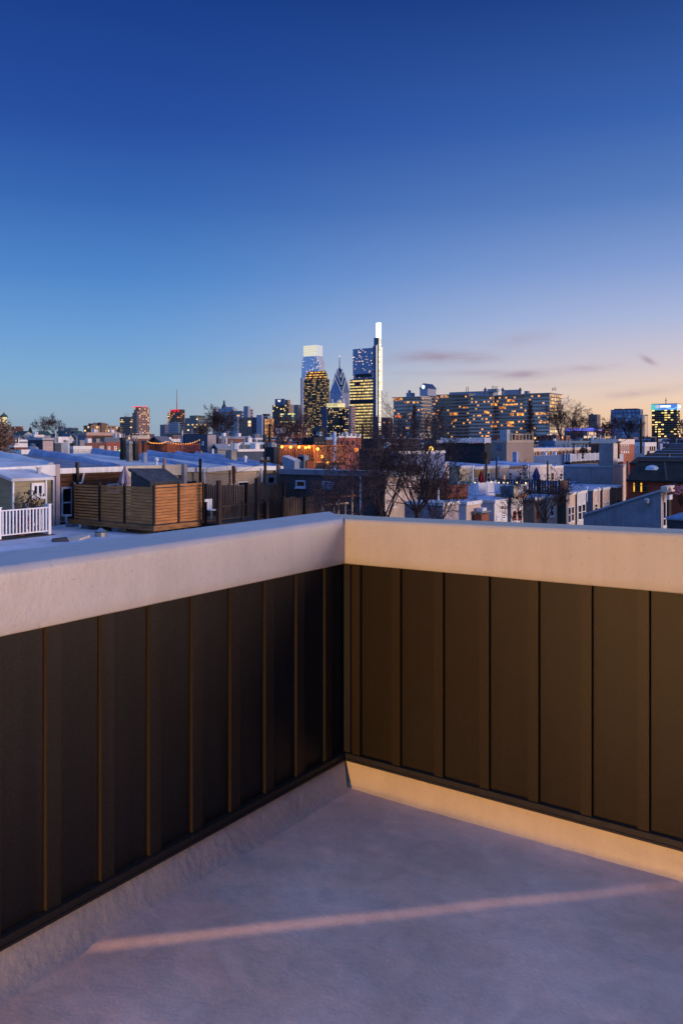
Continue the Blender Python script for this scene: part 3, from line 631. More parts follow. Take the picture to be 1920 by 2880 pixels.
# --- big balcony apartment complex
mc = lambda n, f, s, wl='b2aca4', gl='2a3242': fac('condo'+n, wl, gl, 'ffba60', 2.0, 3.02, (0.08,0.92), (0.42,0.86), frac=f, strength=1.15, rows=0.25, rowscale=2.5, seed=s, lit2='ff9a3c', rough_g=0.2)
w = thing('apartment_building', 'huge grey balcony apartment complex with scattered amber windows', 'apartment building', *corner(1184, 700))
def wing(l, c, r, top, Y, m, nm='wing'):
    b = MB(); d = cbox(b, l, c, r, top, Y); b.build(nm, m, w)
    ov = MB(); ov.box(d[0]-1.5, d[1]+1.0, d[2]-1.5, d[3]+1.0, d[5]+0.01, d[5]+0.5); ov.build('roof', paint('a4aab6'), w)
    return d
dA = wing(1106, 1184, 1213, 1116, 700, mc('A', 0.17, 32))
dB = wing(1208, 1318, 1330, 1108.5, 745, mc('B', 0.19, 33, '8c867f', '1c2026'))
dC = wing(1318, 1384, 1390, 1113, 722, mc('C', 0.24, 34))
dD = wing(1384, 1474, 1478, 1110, 712, mc('D', 0.24, 35, 'a29c96'))
dE = wing(1474, 1545, 1578, 1106, 695, mc('E', 0.18, 36, 'b8b2aa'))
for d, c, px in ((dE, 1545, 1), (dA, 1184, 0)):
    for k in range(14):
        z = d[5]-3.02*(k+1)
        if z < 3: break
        if px: MB().box(d[0]-0.3, d[1]+1.6, d[2]-1.6, d[2]-0.05, z-0.1, z+0.12).box(d[1]+0.05, d[1]+1.6, d[2]-0.04, d[3], z-0.1, z+0.12).build('balcony', paint('807874'), w)
        else: MB().box(d[0]-0.2, d[1]+0.5, d[2]-1.6, d[2]-0.05, z-0.1, z+0.95).build('balcony', paint('6a7284'), w)
for k in range(13):   # warm end wall: west glow put in as glowing panes
    z = dE[5]-3.02*k
    for j in range(5):
        if R.random() < (0.82 if j < 2 else 0.5):
            ua = dE[0]+0.5+(dE[1]-dE[0])*j/5; MB().box(ua, ua+(dE[1]-dE[0])/5*R.uniform(0.5, 0.85), dE[2]-0.04, dE[2]-0.01, z-2.5, z-0.6).build('window', glow(R.choice(['ffce90', 'ffbe70', 'ffdcb0']), R.choice([0.6, 0.9, 1.3])), w)
for (a, c_, y0, y1) in ((1108,1131,1117,1126),(1263,1265,1112,1131),(1238,1262,1111,1131),(1220,1234,1112,1131)):   # big lit penthouse glazing
    pass
def glow2(hexc, s):
    m, t, b = newmat('lit_room'); pos = t.node('ShaderNodeNewGeometry').outputs['Position']
    n = t.noise(pos, 0.45, 2.0); b.inputs['Base Color'].default_value = (0.03,0.03,0.03,1)
    t.put(b.inputs['Emission Color'], t.mix(t.maprange(n, 0.4, 0.6, 0, 1), lin(hexc), lin('ff8430'))); t.put(b.inputs['Emission Strength'], t.maprange(n, 0.3, 0.62, 1.4*s, 0.15*s)); return m
def face_glow(d, a, c_, y0, y1, hexc, s, nm='window'):
    u = d[0]; va, vb = v_at(a, u), v_at(c_, u); Yd = depth(u, va)
    MB().box(u-0.06, u-0.02, va, vb, hz(y1, Yd), hz(y0, Yd)).build(nm, glow2(hexc, s*0.95), w)
for r in ((1108,1131,1118,1126),(1160,1176,1128.5,1134),(1137,1152,1129,1134),(1111,1130,1168,1175)): face_glow(dA, *r, 'ffc46a' if r[3] < 1160 else 'ff7a3c', 1.2)
for r in ((1238,1261,1111,1119),(1222,1233,1115,1122),(1264,1287,1160,1168),(1212,1236,1161,1166),(1300,1317,1144,1148),(1272,1282,1181,1186)): face_glow(dB, *r, 'ffb45c' if r[2] > 1130 else 'd8b088', 0.9)
for r in ((1380,1397,1134,1141),(1361,1376,1155,1164),(1380,1396,1195,1201)): face_glow(dC if r[0] < 1384 else dD, *r, 'ffc060', 1.5)
for r in ((1425,1447,1123,1130),(1421,1449,1136,1140),(1434,1444,1162,1170),(1453,1472,1161,1169),(1424,1445,1185,1191),(1403,1422,1144,1150),(1430,1446,1195,1200)): face_glow(dD, *r, 'ffb04c', 1.4)
for r in ((1503,1543,1160,1167),(1515,1542,1183,1190),(1524,1543,1225,1230)): face_glow(dE, *r, 'ffc078', 1.0)
b = MB(); cbox(b, 1263, 1386, 1400, 1098.5, 775, 1112); cbox(b, 1370, 1396, 1404, 1093, 770, 1101); cbox(b, 1416, 1462, 1466, 1095, 745, 1108); b.build('penthouse', paint('8c98ac', 0.5, 0.1, 0.2), w)
for q_ in ((1142, 1156, 1166, 1104, 725, 1118), (1147, 1151, 1155, 1097, 727, 1104.2), (1474, 1484, 1490, 1099, 730, 1112)): b = MB(); cbox(b, *q_); b.build('roof_plant', paint('7c8aa0'), w)
u0, u1, v0, v1 = cdims(1180, 1202, 1226, 715)
MB().box(u0, u1, v0, v1, hz(1112, 715), hz(1092, 715)).build('skylight_house', paint('8c98b0', 0.3), w)
MB().gable(u0, u1, v0, v1, hz(1092, 715), hz(1077, 715), 'u', oh=0.6).build('gabled_skylight', paint('40587c', 0.2, metal=0.5), w)
vm = (v0+v1)/2; q = MB().q([(u0-0.72, vm+1.9*math.cos(a*math.pi/4), hz(1087.5, 715)+1.9*math.sin(a*math.pi/4)) for a in range(8)]); q.build('round_window', glow('d8ecff', 1.6), w)
for px in (1364, 1413, 1462):
    u0, v0 = corner(px, 716); q = MB().lathe((u0, v0), [(0.9, hz(1110, 716)), (0.8, hz(1100, 716)), (1.6, hz(1096, 716)), (0.8, hz(1093, 716)), (0.2, hz(1089, 716))], 6); q.build('finial', paint('505c70'), w)
ant = MB()
for px, y in ((1311, 1087), (1316, 1086), (1384, 1083), (1388, 1083), (1393, 1085), (1397, 1084), (1553, 1097), (1557, 1095), (1562, 1095)):
    u0, v0 = corner(px, 740 if px < 1500 else 705); ant.tube((u0, v0, hz(1104, 735)), (u0, v0, hz(y, 735)), 0.35, 0.3, 4)
ant.build('antenna', paint('4a5262'), w)

# --- right of the complex
w = block('arena_hall', 'long low hall with a bright blue lit upper band behind bare branches', 'hall', 1586, 1680, 1700, 1211, 1000, fac('t', '4a4a58', '20242e', 'ffc070', 5, 4, frac=0.15, seed=37))
b = MB(); cbox(b, 1588, 1682, 1702, 1203, 990, 1211); mb_, t, bb_ = newmat('blue_lit_band'); pos = t.node('ShaderNodeNewGeometry').outputs['Position']
n = t.noise(pos, 0.09, 2.0); t.put(bb_.inputs['Emission Color'], t.mix(t.maprange(n, 0.4, 0.6, 0, 1), lin('2030ff'), lin('7a50ff'))); t.put(bb_.inputs['Emission Strength'], t.maprange(t.noise(pos, 0.2), 0.3, 0.7, 0.2, 1.0)); b.build('lit_band', mb_, w)
block('office_block', 'cream low block under the blue lit band', 'office block', 1640, 1652, 1676, 1213, 900, fac('t2', '9a8880', '5a5460', 'ffd9a0', 4, 4, frac=0.6, strength=1.0, seed=371))
block('residential_tower', 'slim distant tower with one side pink in the afterglow', 'tower', 1654, 1678, 1688, 1165, 1900, fac('u', '5c6478', '2a3040', cw=5, ch=4, frac=0.05, seed=38), clutter=2)
block('office_block', 'small lit block half hidden behind a bare tree', 'office block', 1702, 1708, 1716, 1187, 1200, fac('u2', '5c5058', '2a2a34', 'ffc070', 4, 4, frac=0.55, strength=1.2, seed=381))
w = block('glass_office', 'wide blue glass office block mirroring the dusk', 'office block', 1716, 1806, 1813, 1166, 1000, fac('v', '4c6488', '4c6894', 'ffe8c0', 3.6, 4.0, (0.04,0.96), (0.1,0.92), frac=0.07, strength=1.1, rows=0.5, seed=39, metal_g=0.85, rough_g=0.22, rough_w=0.35))
b = MB(); cbox(b, 1717, 1800, 1808, 1150.5, 1012, 1167); b.build('upper_storeys', fac('v2', '4a5c7c', '4a6088', 'fff0d0', 5, 4.0, frac=0.1, seed=40, metal_g=0.8, rough_g=0.25), w)
b = MB(); cbox(b, 1726, 1748, 1760, 1149, 1030, 1152); cbox(b, 1756, 1790, 1798, 1148.3, 1030, 1151); b.build('roof_unit', paint('3c4658'), w)
b = MB(); cbox(b, 1813, 1818, 1822, 1166, 1000, 1169)
for px in (1816.5, 1820.8): cbox(b, px-1, px-0.3, px+0.3, 1168, 1000)
b.build('end_frame', paint('7c7478'), w)
w = block('office_tower', 'dark office tower with a colourful glowing banner sign round its top', 'tower', 1832, 1903, 1912, 1150, 1500, fac('w', '1c1f2a', '161a24', 'ffd070', 5.5, 4.3, (0.1,0.9), (0.3,0.75), frac=0.40, strength=1.7, rows=0.35, rowscale=1.2, rowh=5, seed=42, lit2='ffe090'))
u0, u1, v0, v1 = cdims(1831, 1903.5, 1913, 1497)
ms, t, bb_ = newmat('banner_sign'); uv = t.node('ShaderNodeUVMap').outputs[0]; U, V, _ = t.sep(uv)
L_ = v1-v0; x = t.math('SUBTRACT', 1.0, t.math('DIVIDE', U, L_)); geo = t.node('ShaderNodeNewGeometry'); nx, _, _ = t.sep(geo.outputs['Normal'])
x = t.math('DIVIDE', U, L_); zz = t.math('DIVIDE', V, 10.5)
wv = t.node('ShaderNodeTexWave'); 
swo = t.math('SINE', t.math('ADD', t.math('MULTIPLY', x, 9.0), 0.6)); sw = t.math('ABSOLUTE', t.math('SUBTRACT', zz, t.math('ADD', 0.62, t.math('MULTIPLY', swo, 0.22))))
base = t.mix(t.maprange(x, 0.08, 0.45, 0, 1), lin('18c890'), lin('2058c0'))
arc = t.math('MULTIPLY', t.math('LESS_THAN', sw, 0.09), t.math('GREATER_THAN', x, 0.35))
base = t.mix(arc, base, lin('70d8ff'))
blob = t.math('MULTIPLY', t.math('MULTIPLY', t.math('GREATER_THAN', x, 0.36), t.math('LESS_THAN', x, 0.76)), t.math('MULTIPLY', t.math('GREATER_THAN', zz, 0.22), t.math('LESS_THAN', zz, 0.55)))
base = t.mix(blob, base, lin('fff8e8')); bird = t.math('LESS_THAN', t.math('ADD', t.math('POWER', t.math('MULTIPLY', t.math('SUBTRACT', x, 0.25), 11), 2.0), t.math('POWER', t.math('MULTIPLY', t.math('SUBTRACT', zz, 0.4), 3.4), 2.0)), 1.0)
base = t.mix(bird, base, lin('c8b8c8'))
t.put(bb_.inputs['Emission Color'], base); t.put(bb_.inputs['Emission Strength'], t.maprange(blob, 0, 1, 0.8, 1.5)); ms.cycles.emission_sampling = 'NONE'
MB().box(u0-0.3, u1+0.3, v0-0.3, v1+0.3, hz(1152, 1497), hz(1135.5, 1497)).build('banner_sign', ms, w)
MB().box(u0, u1, v0, v1, hz(1135.4, 1497), hz(1134, 1497)).build('roof', M_dgrey, w)
a0 = (u0+u1)/2, (v0+v1)/2
MB().tube((*a0, hz(1135, 1497)), (*a0, hz(1116, 1497)), 0.8, 0.5, 4).tube((a0[0], a0[1]-2, hz(1124, 1497)), (a0[0], a0[1]+2, hz(1124, 1497)), 0.5, 0.5, 4).build('mast', paint('3c4450'), w)
# ================================================================ ROOFTOPS IN THE MIDDLE DISTANCE AND NEAR
M_glass = glassm(); M_frame = paint('dcdfe4', 0.5, 0.06); M_fascia = paint('e0e2e6', 0.5, 0.08, 1.5, streak=0.15)
M_wood = siding('8a5c38', 0.13, 0.6, False, 0.3, 0.1, 0.75, perplank=0.25); M_wdark = paint('2e241e', 0.8, 0.3, 3); M_blackm = paint('14151a', 0.5, 0.2)
M_rail = paint('e2e4ea', 0.45, 0.06); M_cream = siding('c2b2a0', 0.11, 0.28, streak=0.15); M_amber = glow('ffb45c', 1.5)
M_bluegrey = siding('4a5262', 0.12, 0.3); M_redb = brick('7a3226'); M_pinkb = brick('a04c40', 'a08078'); M_orangeb = brick('b05a38', 'a08070')
M_concrete = paint('8a8680', 0.9, 0.3, 2.5, bump=0.02, bscale=8.0, streak=0.3)

def pane_on(parent, face, const, a, c, y0, y1, nm='window', frame=M_frame, glass=None, t=0.06, mull=1, proud=0.05, sill=True):
    """a window or door on a wall plane, given by the columns and rows it covers in the photo"""
    conv = on_u if face == 'u' else on_v
    s0, z1 = conv(a, y0, const); s1, z0 = conv(c, y1, const)
    if s0 > s1: s0, s1 = s1, s0
    if z0 > z1: z0, z1 = z1, z0
    def bx(b, A, B, z_0, z_1, d0, d1):
        if face == 'u': b.box(const-d1, const-d0, A, B, z_0, z_1)
        else: b.box(A, B, const-d1, const-d0, z_0, z_1)
    f = MB()
    bx(f, s0, s0+t, z0, z1, 0.002, proud); bx(f, s1-t, s1, z0, z1, 0.002, proud)
    bx(f, s0+t+0.001, s1-t-0.001, z1-t, z1, 0.002, proud); bx(f, s0+t+0.001, s1-t-0.001, z0, z0+t, 0.002, proud)
    if mull:
        zm = (z0+z1)/2; bx(f, s0+t+0.001, s1-t-0.001, zm-t*0.35, zm+t*0.35, 0.012, proud-0.006)
    if sill: bx(f, s0-t*0.5, s1+t*0.5, z0-t*0.7, z0-0.001, 0.002, proud+0.05)
    fo = f.build(nm, frame, parent)
    p = MB(); bx(p, s0+t+0.002, s1-t-0.002, z0+t+0.002, z1-t-0.002, 0.0015, 0.010); p.build('pane', glass or M_glass, fo)
    return fo
def flat_house(name, label, cat, l, c, r, top, Y, wall, roof=None, fascia=None, group=None, cur=0.25, clutter=0, bot=0.0, roofz=None):
    u0, u1, v0, v1 = cdims(l, c, r, Y); z1 = hz(top, Y)
    w = thing(name, label, cat, u0, v0, 0, group); MB().box(u0, u1, v0, v1, bot, z1).build('wall', wall, w)
    MB().box(u0+0.15, u1-0.15, v0+0.15, v1-0.15, z1+0.003, z1+0.05).build('roof', roof or M_roofl, w)
    if fascia:
        MB().box(u0-0.06, u1+0.06, v0-0.08, v0-0.003, z1-cur, z1+0.10).box(u0-0.08, u0-0.003, v0-0.003, v1, z1-cur, z1+0.10).build('fascia', fascia, w)
    for i in range(clutter):
        a = R.uniform(0.1, 0.85)*(u1-u0)+u0; e = R.uniform(0.1, 0.8)*(v1-v0)+v0
        if R.random() < 0.5: MB().tube((a, e, z1), (a, e, z1+R.uniform(0.5, 1.1)), 0.09, 0.09, 6).build('vent_pipe', R.choice([M_grey, M_blackm, M_fascia]), w)
        else: MB().box(a, a+0.7, e, e+0.7, z1+0.051, z1+0.7).build('roof_hatch', R.choice([M_grey, M_fascia]), w)
    return w, (u0, u1, v0, v1, z1)
def gable_house(name, label, cat, l, c, r, eave, apex, Y, wall, roofm, along='v', group=None):
    u0, u1, v0, v1 = cdims(l, c, r, Y); z1 = hz(eave, Y); w = thing(name, label, cat, u0, v0, 0, group)
    b = MB().box(u0, u1, v0, v1, 0, z1); b.build('wall', wall, w)
    MB().gable(u0, u1, v0, v1, z1+0.01, hz(apex, Y)-0.08, along, oh=0.0).build('gable_wall', wall, w)
    m, e = hz(apex, Y), z1-0.1; b = MB(); o = 0.35; t_ = 0.14
    if along == 'v':
        um = (u0+u1)/2
        for ua in (u0-o, u1+o): b.hexa([(ua, v0-o, e), (um, v0-o, m), (um, v1+o, m), (ua, v1+o, e)], [(ua, v0-o, e+t_), (um, v0-o, m+t_), (um, v1+o, m+t_), (ua, v1+o, e+t_)])
    else:
        vm = (v0+v1)/2
        for va in (v0-o, v1+o): b.hexa([(u0-o, va, e), (u1+o, va, e), (u1+o, vm, m), (u0-o, vm, m)], [(u0-o, va, e+t_), (u1+o, va, e+t_), (u1+o, vm, m+t_), (u0-o, vm, m+t_)])
    b.build('roof', roofm, w); return w, (u0, u1, v0, v1, z1)
def rail(parent, pts, z0, z1, mat, sp=0.13, post=1.6, pw=0.10, bw=0.03, floorz=None, basem=None, base_h=0.25, panel=None):
    """balustrade along points in (u,v): posts, top and bottom rails and balusters"""
    for (a, c) in zip(pts[:-1], pts[1:]):
        A = Vector(a); B = Vector(c); L = (B-A).length; d = (B-A)/L
        def bar(b, s0, s1, w_, za, zb):
            p = A+d*s0; q = A+d*s1; nx, ny = -d.y*w_/2, d.x*w_/2
            b.hexa([(p.x+nx, p.y+ny, za), (p.x-nx, p.y-ny, za), (q.x-nx, q.y-ny, za), (q.x+nx, q.y+ny, za)],
                   [(p.x+nx, p.y+ny, zb), (p.x-nx, p.y-ny, zb), (q.x-nx, q.y-ny, zb), (q.x+nx, q.y+ny, zb)])
        b = MB(); bar(b, 0, L, 0.07, z1-0.05, z1); bar(b, 0, L, 0.05, z0+0.08, z0+0.13); b.build('rail_bar', mat, parent)
        n = max(1, round(L/post)); nb = max(2, int(L/sp))
        for k in range(n+1):
            s = L*k/n; q = MB(); bar(q, s-pw/2, s+pw/2, pw, z0-0.05, z1+0.10); bar(q, s-pw*0.7, s+pw*0.7, pw*1.4, z1+0.10, z1+0.13); q.build('post', mat, parent)
        q = MB()
        if panel: bar(q, 0.05, L-0.05, 0.02, z0+0.13, z1-0.05); q.build('screen_panel', panel, parent)
        else:
            for k in range(1, nb): bar(q, L*k/nb-bw/2, L*k/nb+bw/2, bw, z0+0.13, z1-0.05)
            q.build('baluster_row', mat, parent)
def parasol(name, label, px, py0, py1, Y, mat, rw=0.22):
    u, v = corner(px, Y); w = thing(name, label, 'umbrella', u, v, hz(py1, Y)); zb, zt = hz(py1, Y), hz(py0, Y); h = zt-zb
    MB().tube((u, v, zb-0.6), (u, v, zt), 0.025).build('pole', M_wdark, w)
    b = MB(); n = 14; prof = [(0.02, zt), (rw*0.45, zt-0.25*h), (rw*0.85, zt-0.55*h), (rw, zt-0.75*h), (rw*0.7, zt-0.82*h), (rw*1.05, zt-0.95*h)]
    cw = P(u, v, 0)
    for r, z in prof:
        for i in range(n):
            a = 2*math.pi*i/n; rr = r*(1+0.28*math.cos(7*a)); b.v.append(Vector((cw.x+rr*math.cos(a), cw.y+rr*math.sin(a), z)))
    for j in range(len(prof)-1):
        for i in range(n): b.f.append((j*n+i, (j+1)*n+i, (j+1)*n+(i+1)%n, j*n+(i+1)%n))
    b.build('folded_canopy', mat, w); return w

# ---------------------------------------------------------------- near row behind the white and brown decks (wall line v = VA)
VA = 36.0
def top_at(px, py, v): return on_v(px, py, v)
def row_house(label, pa, pb, pya, pyb, wall, roofm, back=8.0, rise=0.62, name='row_house', v0=VA, curbm=None, fh=0.22, fmat=None):
    u0, za = on_v(pa, pya, v0); u1, zb = on_v(pb, pyb, v0); u0 += 0.02; u1 -= 0.02
    w = thing(name, label, 'row house', (u0+u1)/2, v0, 0, 'brick and siding row houses')
    del w['group']
    MB().hexa([(u0,v0,0),(u1,v0,0),(u1,v0+back,0),(u0,v0+back,0)], [(u0,v0,za-0.03),(u1,v0,zb-0.03),(u1,v0+back,zb+rise-0.03),(u0,v0+back,za+rise-0.03)]).build('wall', wall, w)
    MB().hexa([(u0,v0-0.1,za-0.02),(u1,v0-0.1,zb-0.02),(u1,v0+back,zb+rise-0.02),(u0,v0+back,za+rise-0.02)], [(u0,v0-0.1,za+0.04),(u1,v0-0.1,zb+0.04),(u1,v0+back,zb+rise+0.04),(u0,v0+back,za+rise+0.04)]).build('roof', roofm, w)
    # rounded party-wall curb running back from the eave
    b = MB(); n = 10
    for k in range(n+1):
        s = k/n; v = v0+0.2+(back-0.2)*s; z = zb+rise*s+0.04
        hgt = 0.12+0.22*min(1, s*1.6)+0.03*math.sin(k*2.1)
        for (du, dz) in ((-0.42, 0.0), (-0.25, hgt*0.75), (-0.08, hgt), (0.02, hgt*0.9), (0.02, -0.1)): b.v.append(P(u1+du, v, z+dz))
    for k in range(n):
        for j in range(4): b.f.append((k*5+j, k*5+j+1, (k+1)*5+j+1, (k+1)*5+j))
    b.f.append((0,1,2,3,4)); b.build('party_curb', curbm or roofm, w, smooth=True)
    MB().hexa([(u0,v0-0.22,za-fh),(u1,v0-0.22,zb-fh),(u1,v0-0.101,zb-fh),(u0,v0-0.101,za-fh)], [(u0,v0-0.22,za+0.06),(u1,v0-0.22,zb+0.06),(u1,v0-0.101,zb+0.06),(u0,v0-0.101,za+0.06)]).build('gutter', fmat or M_fascia, w)
    return w
M_rd = paint('6c7688', 0.75, 0.25, 0.7, bump=0.02, bscale=2.0); M_rl = paint('c2c4c8', 0.55, 0.18, 0.8, bump=0.015, bscale=2.0); M_curb = paint('7c8cac', 0.6, 0.2, 1.5)
M_brownsid = siding('6a452e', 0.30, 0.55, False, 0.45, 0.30, 0.7, perplank=0.35, wob=0.05)
M_beige = siding('a89c8c', 0.13, 0.35, streak=0.1); M_beige2 = siding('b4a490', 0.13, 0.35, streak=0.1); M_olive = siding('8e866c', 0.28, 0.3, False, 0.12, 0.08)
h1 = row_house('near row house with olive siding behind the white railed deck', -140, 159, 1326, 1309, M_olive, M_rl, name='row_house', v0=35.0, back=8.0, curbm=M_rl, fh=0.5)
h2 = row_house('near row house clad in weathered brown horizontal boards', 160, 344, 1320, 1314.5, M_brownsid, M_rd, curbm=M_curb)
h3 = row_house('near row house with tan siding beside the shingled shed roof', 345, 514, 1313.5, 1309, M_beige2, M_rl, curbm=M_curb, fh=0.55, fmat=paint('bcb4a4', 0.6, 0.1, 1.5))
h4 = row_house('narrow near row house of pale siding before the black vent stack', 515, 573, 1317, 1317, M_beige, M_rd, curbm=M_curb)
h5 = row_house('near row house of cream siding between the white and brown downspouts', 574, 656, 1318, 1311, M_beige2, M_rl, curbm=M_curb)
h6 = row_house('near row house of cream siding beside the utility pole', 657, 737, 1317, 1313, M_beige2, M_rl, curbm=M_curb, fmat=paint('d8d8da'))
h7 = row_house('near row house with a blue framed window at the end of the cream row', 738, 790, 1313, 1313, M_beige, M_rl, curbm=M_curb)
# details of the row
MB().box(u_at(149, 35.0), u_at(160, 35.0), 34.75, 34.999, 4, hz(1305.5, 41)).build('corner_pilaster', paint('a89aa0', 0.6, 0.1), h1)
MB().box(u_at(145, 35.0), u_at(148, 35.0), 34.85, 34.98, 4, hz(1340, 41)).build('trim_board', M_frame, h1)
pane_on(h2, 'v', VA, 171, 203, 1370, 1456, frame=paint('b4bccb', 0.5), t=0.10)
pane_on(h2, 'v', VA, 300, 333, 1361, 1380, frame=paint('b4bccb', 0.5), t=0.09, mull=0)
def spout(parent, pts, v, r=0.05, mat=M_frame, nm='downspout'):
    b = MB(); q = [(on_v(px, py, v)) for px, py in pts]
    for (a, z), (c, y) in zip(q[:-1], q[1:]): b.tube((a, v, z), (c, v, y), r, r, 8)
    b.build(nm, mat, parent)
spout(h2, [(235, 1322), (236, 1330), (230, 1358), (206, 1360), (204, 1372), (205, 1450)], VA-0.16)
b = MB(); b.tube((u_at(217, VA-0.2), VA-0.2, 7), (u_at(217, VA-0.2), VA-0.2, hz(1299, depth(u_at(217, VA), VA))), 0.095, 0.095, 10); b.build('vent_stack', M_blackm, h2)
w = thing('air_conditioner', 'white box air conditioner hanging under the brown house window', 'air conditioner', u_at(195, VA-0.6), VA-0.6, 8.6)
u0, z1 = on_v(184, 1450, VA-0.6); u1, z0 = on_v(211, 1467, VA-0.6)
MB().box(u0, u1, VA-0.6, VA-0.01, z0, z1).build('casing', M_frame, w); MB().box(u0+0.12, u1-0.05, VA-0.613, VA-0.601, z0+0.06, z1-0.06).build('grille', M_blackm, w)
for k in range(5): MB().box(u0-0.012, u0-0.001, VA-0.52+0.09*k, VA-0.48+0.09*k, z0+0.08, z1-0.08).build('louver', M_dgrey, w)
def pilaster(par, pa, pb, pyt, mat, v=VA): 
    MB().box(u_at(pa, v-0.2), u_at(pb, v-0.2), v-0.4, v-0.221, 4, hz(pyt, depth(u_at(pa, v), v))).build('pilaster', mat, par)
pilaster(h3, 511, 520, 1304, paint('a09ca0', 0.6, 0.1)); MB().tube((u_at(462, VA-0.3), VA-0.3, 8), (u_at(462, VA-0.3), VA-0.3, hz(1290, 46)), 0.08).build('wooden_post', paint('9c7a70'), h3)
spout(h5, [(574, 1318), (574, 1326), (574.5, 1372)], VA-0.28, 0.07); spout(h5, [(657, 1310), (657.5, 1360)], VA-0.28, 0.10, paint('5c3430'))
spout(h6, [(735, 1316), (736, 1335), (736, 1356)], VA-0.28, 0.06); pilaster(h7, 777, 783, 1307, paint('6c6058'))
MB().tube((u_at(563, VA-0.5), VA-0.5, 6), (u_at(563, VA-0.5), VA-0.5, hz(1291, 48)), 0.09).build('vent_stack', M_blackm, h4)
pane_on(h4, 'v', VA, 523, 553, 1351.5, 1362, mull=0, sill=False, frame=M_grey); pane_on(h6, 'v', VA, 668, 696, 1355, 1366, mull=0, sill=False)
pane_on(h6, 'v', VA, 722, 725.5, 1331, 1339, mull=0, nm='meter_box', sill=False)
pane_on(h7, 'v', VA, 750, 773, 1338, 1362, frame=paint('a0b8d0'), t=0.12, mull=0)

# shed extension with sloping white roof on the olive house
vs = 33.2; u0, u1 = u_at(34, vs), u_at(134, vs)
w = thing('shed_extension', 'small olive extension with a sloping white roof and one square window', 'extension', u0, vs, 0)
zt = on_v(34, 1352, vs)[1]
MB().hexa([(u0,vs,0),(u1,vs,0),(u1,34.99,0),(u0,34.99,0)], [(u0,vs,zt),(u1,vs,zt),(u1,34.99,zt+0.35),(u0,34.99,zt+0.35)]).build('wall', M_olive, w)
MB().hexa([(u0-0.15,vs-0.2,zt-0.03),(u1+0.2,vs-0.2,zt-0.03),(u1+0.2,34.98,zt+0.38),(u0-0.15,34.98,zt+0.38)], [(u0-0.15,vs-0.2,zt+0.10),(u1+0.2,vs-0.2,zt+0.10),(u1+0.2,34.98,zt+0.50),(u0-0.15,34.98,zt+0.50)]).build('roof', M_rl, w)
for px in (36, 128): MB().box(u_at(px-2, vs-0.02), u_at(px+2, vs-0.02), vs-0.08, vs-0.003, 7, zt-0.05).build('corner_board', M_frame, w)
pane_on(w, 'v', vs, 86, 122, 1358.5, 1396, t=0.14, mull=0, proud=0.09)
u_, z_ = on_v(104, 1370, vs); MB().box(u_-0.04, u_+0.04, vs-0.08, vs-0.012, on_v(104, 1393, vs)[1], on_v(104, 1362, vs)[1]).build('mullion', M_frame, w)
MB().tube((u_at(109, 33.8), 33.8, zt), (u_at(109, 33.8), 33.8, hz(1317, 39)), 0.10).tube((u_at(109, 33.8), 33.8, hz(1317, 39)), (u_at(109, 33.8), 33.8, hz(1314, 39)), 0.13).build('vent_pipe', paint('b0b4b8'), w)
# white railed deck
vd = 31.4; ua = u_at(-160, vd); ub = u_at(138, vd)
zr, zf = on_v(138, 1425, vd)[1], on_v(138, 1499, vd)[1]
w = thing('white_deck', 'near deck with white balusters and posts on a weathered timber base', 'deck', ub, vd, zf-0.6)
rail(w, [(ua, vd), (ub, vd)], zf, zr, M_rail, sp=0.155, post=2.0, pw=0.13, bw=0.055)
rail(w, [(ub, vd+0.1), (ub, 33.0)], zf, zr, M_rail, sp=0.155, post=2.0, pw=0.12, bw=0.05)
rail(w, [(ua, 34.4), (u_at(30, 34.4), 34.4)], zf, zr, M_rail, sp=0.155, post=2.0, pw=0.12, bw=0.05)
MB().box(ua, ub+0.2, vd-0.15, 33.15, zf-0.18, zf-0.06).build('deck_boards', paint('46423e', 0.8, 0.3, 2), w)
MB().box(ua, ub+0.25, vd-0.22, vd-0.151, zf-0.62, zf-0.08).build('fascia_board', siding('6a4e3e', 0.28, 0.6, False, 0.45, 0.06), w)
for k in range(5): MB().box(ub-0.6-k*2.2, ub-0.4-k*2.2, vd, vd+0.2, zf-2.4, zf-0.181).build('support_post', M_wdark, w)
# potted shrub with dry flower heads, red leaved pot plant
def twig_plant(name, label, cat, u, v, z, h, spread, n, tipm, stemm, tipr, potc='6a4a3a', seed=1, pot=True):
    rr = random.Random(seed); w = thing(name, label, cat, u, v, z)
    if pot: MB().lathe((u, v), [(0.16, z), (0.22, z+0.3), (0.24, z+0.32), (0.20, z+0.32)], 12).build('pot', paint(potc), w)
    st, tp = MB(), MB()
    for i in range(n):
        a = rr.uniform(0, 6.28); s = rr.uniform(0.1, 1)*spread; t0 = (u, v, z+(0.3 if pot else 0)); hh = h*rr.uniform(0.6, 1.0)*(1-0.25*(s/spread)**2)
        m = (u+s*0.35*math.cos(a), v+s*0.35*math.sin(a), z+hh*0.6); e = (u+s*math.cos(a), v+s*math.sin(a), z+hh)
        st.tube(t0, m, 0.014, 0.010, 4).tube(m, e, 0.010, 0.006, 4)
        for k in range(5):
            c = Vector(e)+Vector((rr.uniform(-1,1), rr.uniform(-1,1), rr.uniform(-0.6,0.8)))*tipr
            tp.lathe((c.x, c.y), [(tipr*0.15, c.z-tipr*0.45), (tipr*0.5, c.z), (tipr*0.12, c.z+tipr*0.45)], 5)
    st.build('stems', stemm, w); tp.build('heads_and_leaves', tipm, w); return w  # tip mesh: flower heads, blossoms and leaves alike
M_dry = paint('4a3c34', 0.9, 0.4, 6); M_stem = paint('3a3230', 0.9, 0.3, 6)
